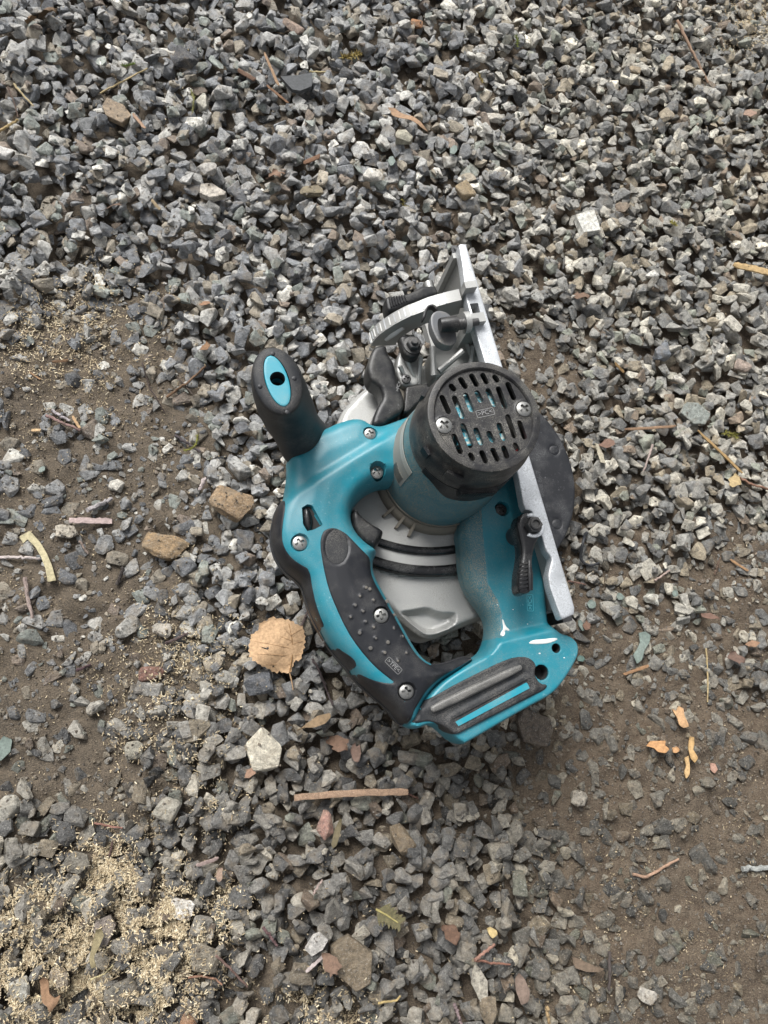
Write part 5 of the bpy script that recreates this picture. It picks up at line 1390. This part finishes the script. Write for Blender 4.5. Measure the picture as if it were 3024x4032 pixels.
splinter('wood_strip', [(2358, 1745), (2362, 1832)], 26, (.52, .47, .36), 'short pale flat wood strip right of the blade guard', 'wood strip', thick=.25, tip=1)
twig('twig', [(2562, 1756), (2538, 1856)], 9, (.50, .40, .36), 'pale pinkish twig right of the blade guard', 'twig')
splinter('splinter', [(2412, 1438), (2462, 1462)], 12, (.45, .28, .12), 'small orange splinter in the right-hand gravel', 'splinter')
splinter('splinter', [(2878, 2202), (2939, 2250)], 9, (.42, .25, .13), 'orange-brown splinter on earth near the right edge', 'splinter')
twig('twig', [(2575, 2288), (2636, 2246)], 9, (.46, .35, .30), 'pale pink twig on the right-hand earth', 'twig')
twig('straw', [(2774, 2553), (2786, 2660), (2789, 2764)], 7, (.58, .45, .24), 'long yellow straw lying on the right-hand earth', 'straw')
splinter('splinter', [(2459, 2656), (2545, 2622)], 13, (.33, .19, .10), 'brown splinter on the earth right of the battery foot', 'splinter')
twig('twig', [(2232, 2290), (2310, 2300)], 7, (.24, .14, .11), 'reddish twig beside the base plate corner', 'twig')
twig('twig', [(2822, 2260), (2824, 2200)], 8, (.22, .15, .11), 'brown twig beside a white fluff on the earth', 'twig')
twig('stalk', [(2487, 3440), (2536, 3452), (2600, 3420), (2673, 3382)], 12, (.45, .29, .20), 'dry pinkish forked stalk on the lower right earth', 'stalk', stiff=True)
twig('stick', [(2915, 3419), (3034, 3416)], 20, (.36, .37, .35), 'grey stick at the right edge', 'stick', taper=1)
twig('twig', [(2410, 3752), (2396, 3820), (2386, 3892)], 14, (.075, .06, .055), 'dark straight twig on the lower right earth', 'twig')
twig('stick', [(2146, 3958), (2165, 4036)], 14, (.48, .34, .18), 'tan stick at the bottom edge', 'stick')
twig('twig', [(368, 3244), (430, 3252), (487, 3256)], 9, (.26, .13, .10), 'reddish twig among sawdust at the left', 'twig')
twig('twig', [(852, 3749), (915, 3820), (974, 3898)], 10, (.28, .18, .15), 'pinkish brown twig lying right of the sawdust heap', 'twig')
twig('twig', [(742, 3848), (800, 3842), (850, 3852), (874, 3878)], 9, (.42, .24, .16), 'curved orange twig below the sawdust heap', 'twig', stiff=False)
twig('straw', [(355, 3855), (410, 3840), (450, 3790)], 7, (.60, .52, .30), 'pale bent straw left of the sawdust heap', 'straw', stiff=False)
splinter('splinter', [(775, 3402), (860, 3384)], 15, (.55, .42, .38), 'pinkish white splinter between dark stones', 'splinter')
twig('twig', [(430, 3372), (446, 3310)], 9, (.13, .08, .07), 'dark red-brown twig above the sawdust', 'twig')
splinter('splinter', [(1203, 3820), (1274, 3768)], 13, (.48, .41, .39), 'white-barked twig piece left of the brown slab', 'splinter')
twig('twig', [(1036, 3646), (1092, 3726)], 12, (.20, .12, .12), 'purple-brown twig left of the pale grey stone', 'twig')
twig('twig', [(1864, 3774), (1949, 3722)], 13, (.36, .20, .15), 'red forked twig at the lower middle', 'twig')
twig('twig', [(1864, 3776), (1935, 3790), (2012, 3800)], 10, (.28, .14, .10), 'lower branch of a red twig at the lower middle', 'twig')
twig('straw', [(1487, 3938), (1560, 3944), (1580, 3930)], 9, (.58, .44, .20), 'yellow straw at the bottom right of the slab', 'straw')
twig('twig', [(1790, 3950), (1815, 4030)], 14, (.28, .21, .21), 'grey-pink twig at the bottom edge', 'twig')
twig('twig', [(1232, 3512), (1270, 3470)], 9, (.46, .36, .32), 'small pale pink twig below the long splinter', 'twig')
# leaves, bark flakes, chips
leafy('slate_piece', [(1105, 300), (1170, 296), (1230, 285), (1228, 340), (1182, 358), (1150, 352), (1125, 325)], (.11, .115, .12), 'thin dark grey slate piece in the upper gravel', 'slate', thick=.004, curl=.0003, zlift=.003)
leafy('dry_leaf', [(1530, 414), (1556, 420), (1590, 458), (1620, 478), (1650, 512), (1678, 544), (1650, 532), (1604, 494), (1576, 476), (1548, 450)], (.55, .34, .20), 'curled orange-tan dry leaf in the upper gravel', 'leaf', curl=.006, zlift=.004)
leafy('dry_leaf', blob(1082, 706, 78, 58, 40, 3), (.34, .20, .14), 'crumpled pinkish brown leaf in the upper gravel', 'leaf', curl=.008, zlift=.003)
leafy('dry_leaf', blob(195, 70, 90, 60, 20, 4, 11), (.19, .115, .06), 'crumpled dark brown leaf at the top left', 'leaf', curl=.009, zlift=.002, spots=(.06, .035, .02))
leafy('dry_leaf', blob(128, 92, 50, 38, 0, 14, 8), (.34, .20, .10), 'small light brown leaf fragment at the top left', 'leaf', curl=.006, zlift=.002)
leafy('dry_leaf', blob(444, 828, 95, 44, -15, 5, 11), (.12, .065, .05), 'dark red-brown torn leaf between upper left stones', 'leaf', curl=.007)
leafy('dry_leaf', blob(2951, 452, 50, 46, 40, 6, 6), (.42, .28, .22), 'pinkish leaf fragment at the right edge', 'leaf', curl=.004, zlift=.004)
leafy('dry_leaf', [(1184, 2867), (1210, 2846), (1250, 2818), (1298, 2806), (1302, 2822), (1278, 2848), (1235, 2864), (1205, 2864)], (.32, .22, .12), 'narrow olive-tan leaf under the handle', 'leaf', curl=.004, zlift=.003, stem=[(1200, 2864), (1184, 2870), (1170, 2876)])
leafy('dry_leaf', blob(1325, 2920, 95, 66, 15, 7, 12), (.20, .11, .08), 'crumpled dark red leaf below the battery foot', 'leaf', curl=.008, zlift=.001)
leafy('dry_leaf', blob(1395, 2965, 40, 82, 10, 8, 9), (.19, .12, .11), 'narrow purple-brown leaf below the battery foot', 'leaf', curl=.007, zlift=.002)
leafy('dry_leaf', [(1338, 3222), (1346, 3226), (1340, 3270), (1322, 3325), (1308, 3336), (1302, 3320), (1316, 3270)], (.12, .12, .06), 'narrow dark olive leaf below the long splinter', 'leaf', curl=.003, zlift=.002)
leafy('dry_leaf', blob(2279, 1177, 60, 50, 30, 9, 10), (.20, .12, .09), 'dark dry leaf scrap in gravel right of the plate tip', 'leaf', curl=.007, zlift=.002)
leafy('dry_leaf', blob(2388, 1752, 52, 58, 30, 10, 10), (.22, .12, .10), 'dark red leaf scrap right of the blade guard', 'leaf', curl=.006, zlift=.002)
leafy('paper_flake', blob(2890, 1894, 52, 60, 20, 11, 8), (.50, .38, .20), 'tan flake lying under the reddish twig', 'flake', curl=.004, zlift=.001, spots=(.2, .13, .06))
leafy('dry_leaf', [(2255, 3770), (2290, 3780), (2340, 3800), (2372, 3808), (2350, 3818), (2300, 3820), (2265, 3812)], (.16, .12, .09), 'narrow grey-brown leaf at the lower right', 'leaf', curl=.003, zlift=.002)
leafy('dry_leaf', [(2040, 3826), (2062, 3850), (2075, 3890), (2068, 3930), (2040, 3945), (2028, 3900), (2030, 3855)], (.24, .18, .16), 'pointed grey-purple leaf at the bottom', 'leaf', curl=.004, zlift=.003)
leafy('dry_leaf', [(377, 3660), (400, 3650), (412, 3680), (396, 3720), (380, 3750), (392, 3785), (372, 3795), (360, 3760), (366, 3710)], (.33, .30, .16), 'shrivelled yellow-green leaf left of the sawdust heap', 'leaf', curl=.006, zlift=.003)
leafy('bark_flake', [(150, 3870), (170, 3848), (190, 3862), (200, 3900), (230, 3912), (250, 3900), (240, 3930), (210, 3966), (204, 3940), (176, 3932), (158, 3905)], (.36, .20, .11), 'orange-brown bark flake at the bottom left', 'bark', thick=.0012, curl=.006, zlift=.003)
leafy('bark_flake', blob(1300, 3790, 80, 70, 30, 12, 11), (.22, .13, .10), 'dark reddish leaf litter against the brown slab', 'leaf', curl=.006, zlift=.001)
leafy('bark_flake', blob(1770, 3668, 62, 58, 0, 13, 11), (.13, .06, .045), 'crumpled dark red leaf at the lower middle', 'leaf', curl=.008, zlift=.001)
leafy('wood_chip', blob(1938, 3670, 44, 44, 20, 15, 6), (.60, .46, .22), 'square yellow wood chip at the lower middle', 'wood chip', thick=.0015, curl=.001, zlift=.003)
leafy('wood_chip', [(2648, 2790), (2664, 2800), (2672, 2780), (2690, 2790), (2690, 2820), (2706, 2860), (2684, 2866), (2668, 2855), (2664, 2825)], (.62, .38, .20), 'forked orange wood chip on the right-hand earth', 'wood chip', thick=.0012, curl=.003, zlift=.001)
leafy('wood_chip', [(2548, 2938), (2566, 2918), (2618, 2916), (2612, 2934), (2628, 2948), (2610, 2964), (2584, 2960), (2572, 2944)], (.60, .33, .15), 'rust-orange flaky chip on the lower right earth', 'wood chip', thick=.0012, curl=.004, zlift=.001)
leafy('wood_chip', blob(2661, 2953, 28, 30, 0, 16, 7), (.58, .33, .16), 'small square orange chip between two larger orange chips', 'wood chip', thick=.001, curl=.001, zlift=.001)
leafy('wood_chip', [(2716, 2900), (2732, 2902), (2732, 2930), (2724, 2950), (2740, 2984), (2728, 3002), (2714, 2986), (2710, 2950)], (.62, .40, .18), 'upright golden orange chip on the lower right earth', 'wood chip', thick=.0012, curl=.003, zlift=.001)
leafy('wood_chip', [(2696, 2985), (2712, 2975), (2712, 3010), (2706, 3050), (2694, 3066), (2690, 3040), (2700, 3015)], (.64, .43, .21), 'narrow golden chip below the upright orange chip', 'wood chip', thick=.0012, curl=.003, zlift=.001)
leafy('wood_chip', blob(2808, 3024, 22, 50, 0, 17, 8), (.45, .27, .20), 'pinkish chip in a groove of the lower right earth', 'wood chip', thick=.001, curl=.002, zlift=.001)
leafy('bark_flake', blob(2788, 2428, 60, 26, 20, 18, 8), (.20, .10, .085), 'dark red bark flake on the right-hand earth', 'bark', curl=.004, zlift=.001)
leafy('bark_flake', blob(2955, 2535, 46, 26, -10, 19, 8), (.42, .24, .15), 'orange leaf scrap near the right edge', 'leaf', curl=.004, zlift=.001)
leafy('bark_flake', blob(2890, 2590, 46, 60, -30, 20, 10), (.15, .085, .08), 'dark purple leaf scrap near the right edge', 'leaf', curl=.005, zlift=.001)
leafy('bark_flake', blob(2310, 2465, 28, 44, 0, 21, 7), (.20, .10, .075), 'reddish bark flake beside the base plate corner', 'bark', thick=.001, curl=.002, zlift=.001)
leafy('leaf_scrap', blob(805, 1197, 50, 22, 0, 22, 8), (.40, .21, .12), 'small orange scrap of bark left of the quadrant', 'bark', curl=.002, zlift=.001)
leafy('leaf_scrap', blob(807, 1375, 40, 56, 30, 23, 9), (.30, .15, .07), 'rusty leaf scrap above the front handle', 'leaf', curl=.005, zlift=.001)
leafy('leaf_scrap', blob(985, 3042, 50, 36, -40, 24, 8), (.42, .25, .18), 'pinkish leaf scrap left of the cream-white stone', 'leaf', curl=.004, zlift=.003)
leafy('leaf_scrap', blob(865, 3440, 34, 56, 25, 25, 8), (.42, .30, .24), 'pink leaf scrap between lower left stones', 'leaf', curl=.004, zlift=.002)
# thin green chips of glass or old paint
GR = (.20, .25, .22)
for k, (x, y, w, h, a, lab) in enumerate(((12, 2952, 75, 112, 20, 'large pale green chip at the left edge'), (2331, 2379, 36, 40, 20, 'green chip on earth beside the base plate'), (2441, 2348, 30, 34, 0, 'pale green chip against a dark stone on the right'),
        (2288, 2464, 24, 52, -20, 'curved green chip below the base plate corner'), (2285, 2593, 32, 26, 10, 'dark green chip right of the battery foot'), (1542, 633, 30, 40, 0, 'pale green chip in the upper gravel'), (1785, 593, 34, 46, 20, 'grey-green chip in the upper gravel'),
        (164, 1848, 34, 24, -30, 'tiny mint chip on the left earth'), (2658, 2338, 26, 32, 0, 'dull green chip beside the white marbled stone'))):
    leafy('green_chip', blob(x, y, w, h, a, 40 + k, 6), GR if k != 4 else (.12, .20, .17), lab, 'chip', thick=.0012, curl=.0008, zlift=.001, rough=.3)
leafy('green_peel', [(2515, 2492), (2540, 2486), (2560, 2502), (2552, 2530), (2530, 2560), (2518, 2600), (2500, 2615), (2488, 2580), (2505, 2556), (2518, 2530)], GR, 'long pale green peel on earth right of the battery foot', 'peel', thick=.0008, curl=.004, zlift=.002, rough=.35)
# black strip curled on the earth by the guard
pb = path_on_ground([(2315, 2095), (2295, 2116), (2281, 2140), (2279, 2165), (2286, 2196), (2302, 2218), (2326, 2228), (2358, 2217)], 22, False, .002)
finish(mesh_obj('curled_strip', *tube(pb, np.linspace(.0016, .0012, 22), 8), M_guard, None, 40), label='thin black curled plastic strip beside the blade guard', cat='strip')
# moss sprigs and a fern piece
def sprig(px, lpx, col, label, seed, dens=26, cat='moss'):
    r = np.random.default_rng(seed); p = path_on_ground(px, 12, False, .0015); V, Fc, n = [], [], 0
    v, f = tube(p, .0006, 5); V.append(v); Fc += f; n += len(v); s = scale_at(*px[0]) * lpx
    for k in range(dens * 4):
        t = r.uniform(0, len(p) - 1.01); i = int(t); b_ = p[i] + (p[i + 1] - p[i]) * (t - i)
        d_ = r.normal(size=3); d_[2] = abs(d_[2]) * .8; d_ /= np.linalg.norm(d_); q = np.cross(d_, r.normal(size=3)); q /= np.linalg.norm(q) + 1e-9
        L_ = s * r.uniform(.5, 1.1); w = L_ * .13; o2 = np.cross(d_, q) * w * .5
        v = [b_ + q * w, b_ - q * w, b_ + o2, b_ + d_ * L_]; V.append(np.array(v)); Fc += [(n, n + 1, n + 3), (n + 1, n + 2, n + 3), (n + 2, n, n + 3), (n, n + 2, n + 1)]; n += 4
    return finish(mesh_obj('moss_sprig', np.vstack(V), Fc, shade(col), None, 0), label=label, cat=cat)
sprig([(724, 1776), (752, 1772), (772, 1752), (780, 1712)], 14, (.34, .34, .07), 'curved yellow-green moss sprig left of the teal housing', 1, 34)
sprig([(480, 260), (535, 262)], 13, (.19, .26, .05), 'bright green moss sprig on the bare patch at the top left', 2)
sprig([(752, 360), (764, 396), (758, 440)], 12, (.36, .35, .14), 'pale moss strand beside the cream stone', 3)
sprig([(1345, 240), (1380, 225), (1420, 215)], 26, (.42, .32, .10), 'dry golden moss tuft in the upper gravel', 4, 30)
sprig([(2030, 145), (2038, 185)], 15, (.20, .24, .05), 'green moss sprig near the top middle', 5, 16)
sprig([(2640, 872), (2656, 895)], 18, (.42, .38, .11), 'yellow moss tuft in the right-hand gravel', 6, 16)
sprig([(2855, 1700), (2895, 1728)], 22, (.34, .32, .08), 'yellow-green moss tuft beside the greenish stone', 7, 22)
sprig([(1880, 290), (1900, 330)], 14, (.34, .25, .08), 'brown-gold moss strand in the upper gravel', 8, 12)
sprig([(1575, 800), (1605, 812)], 14, (.33, .28, .08), 'small golden moss strand above the quadrant', 9, 12)
# fern frond piece
fs = [(1480, 3580), (1520, 3598), (1560, 3622)]
fern = bpy.data.objects.new('fern_piece', None); COL.objects.link(fern); fern_p = path_on_ground(fs, 8, True, .004); fern.location = fern_p[0].tolist()
finish(fern, label='olive green fern piece on the gravel below the saw', cat='fern')
fo = mesh_obj('stalk', *tube(fern_p, np.linspace(.0009, .0005, 8), 6), shade((.42, .36, .14)), fern, 40, fern_p[0])
tdir = fern_p[-1] - fern_p[0]; tdir /= np.linalg.norm(tdir); sdir = np.cross(tdir, Zv)
for i in range(1, 8):
    for sg in (-1, 1):
        b_ = fern_p[i] + rng.normal(0, .0002, 3); L_ = (.012 - .0007 * i) * rng.uniform(.8, 1.1); d_ = sdir * sg * .9 + tdir * .45 + Zv * .05
        w = tdir * .0019; V = [b_ - w, b_ + w, b_ + d_ * L_ * .6 + w * .9, b_ + d_ * L_, b_ + d_ * L_ * .6 - w * .8]; V += [q - Zv * .0004 for q in V]
        mesh_obj('leaflet', V, [(0, 1, 2, 3, 4), (9, 8, 7, 6, 5)] + [(k, k + 5, (k + 1) % 5 + 5, (k + 1) % 5) for k in range(5)], shade((.13, .12, .06), (.30, .19, .09)), fern, 30, fern_p[0])
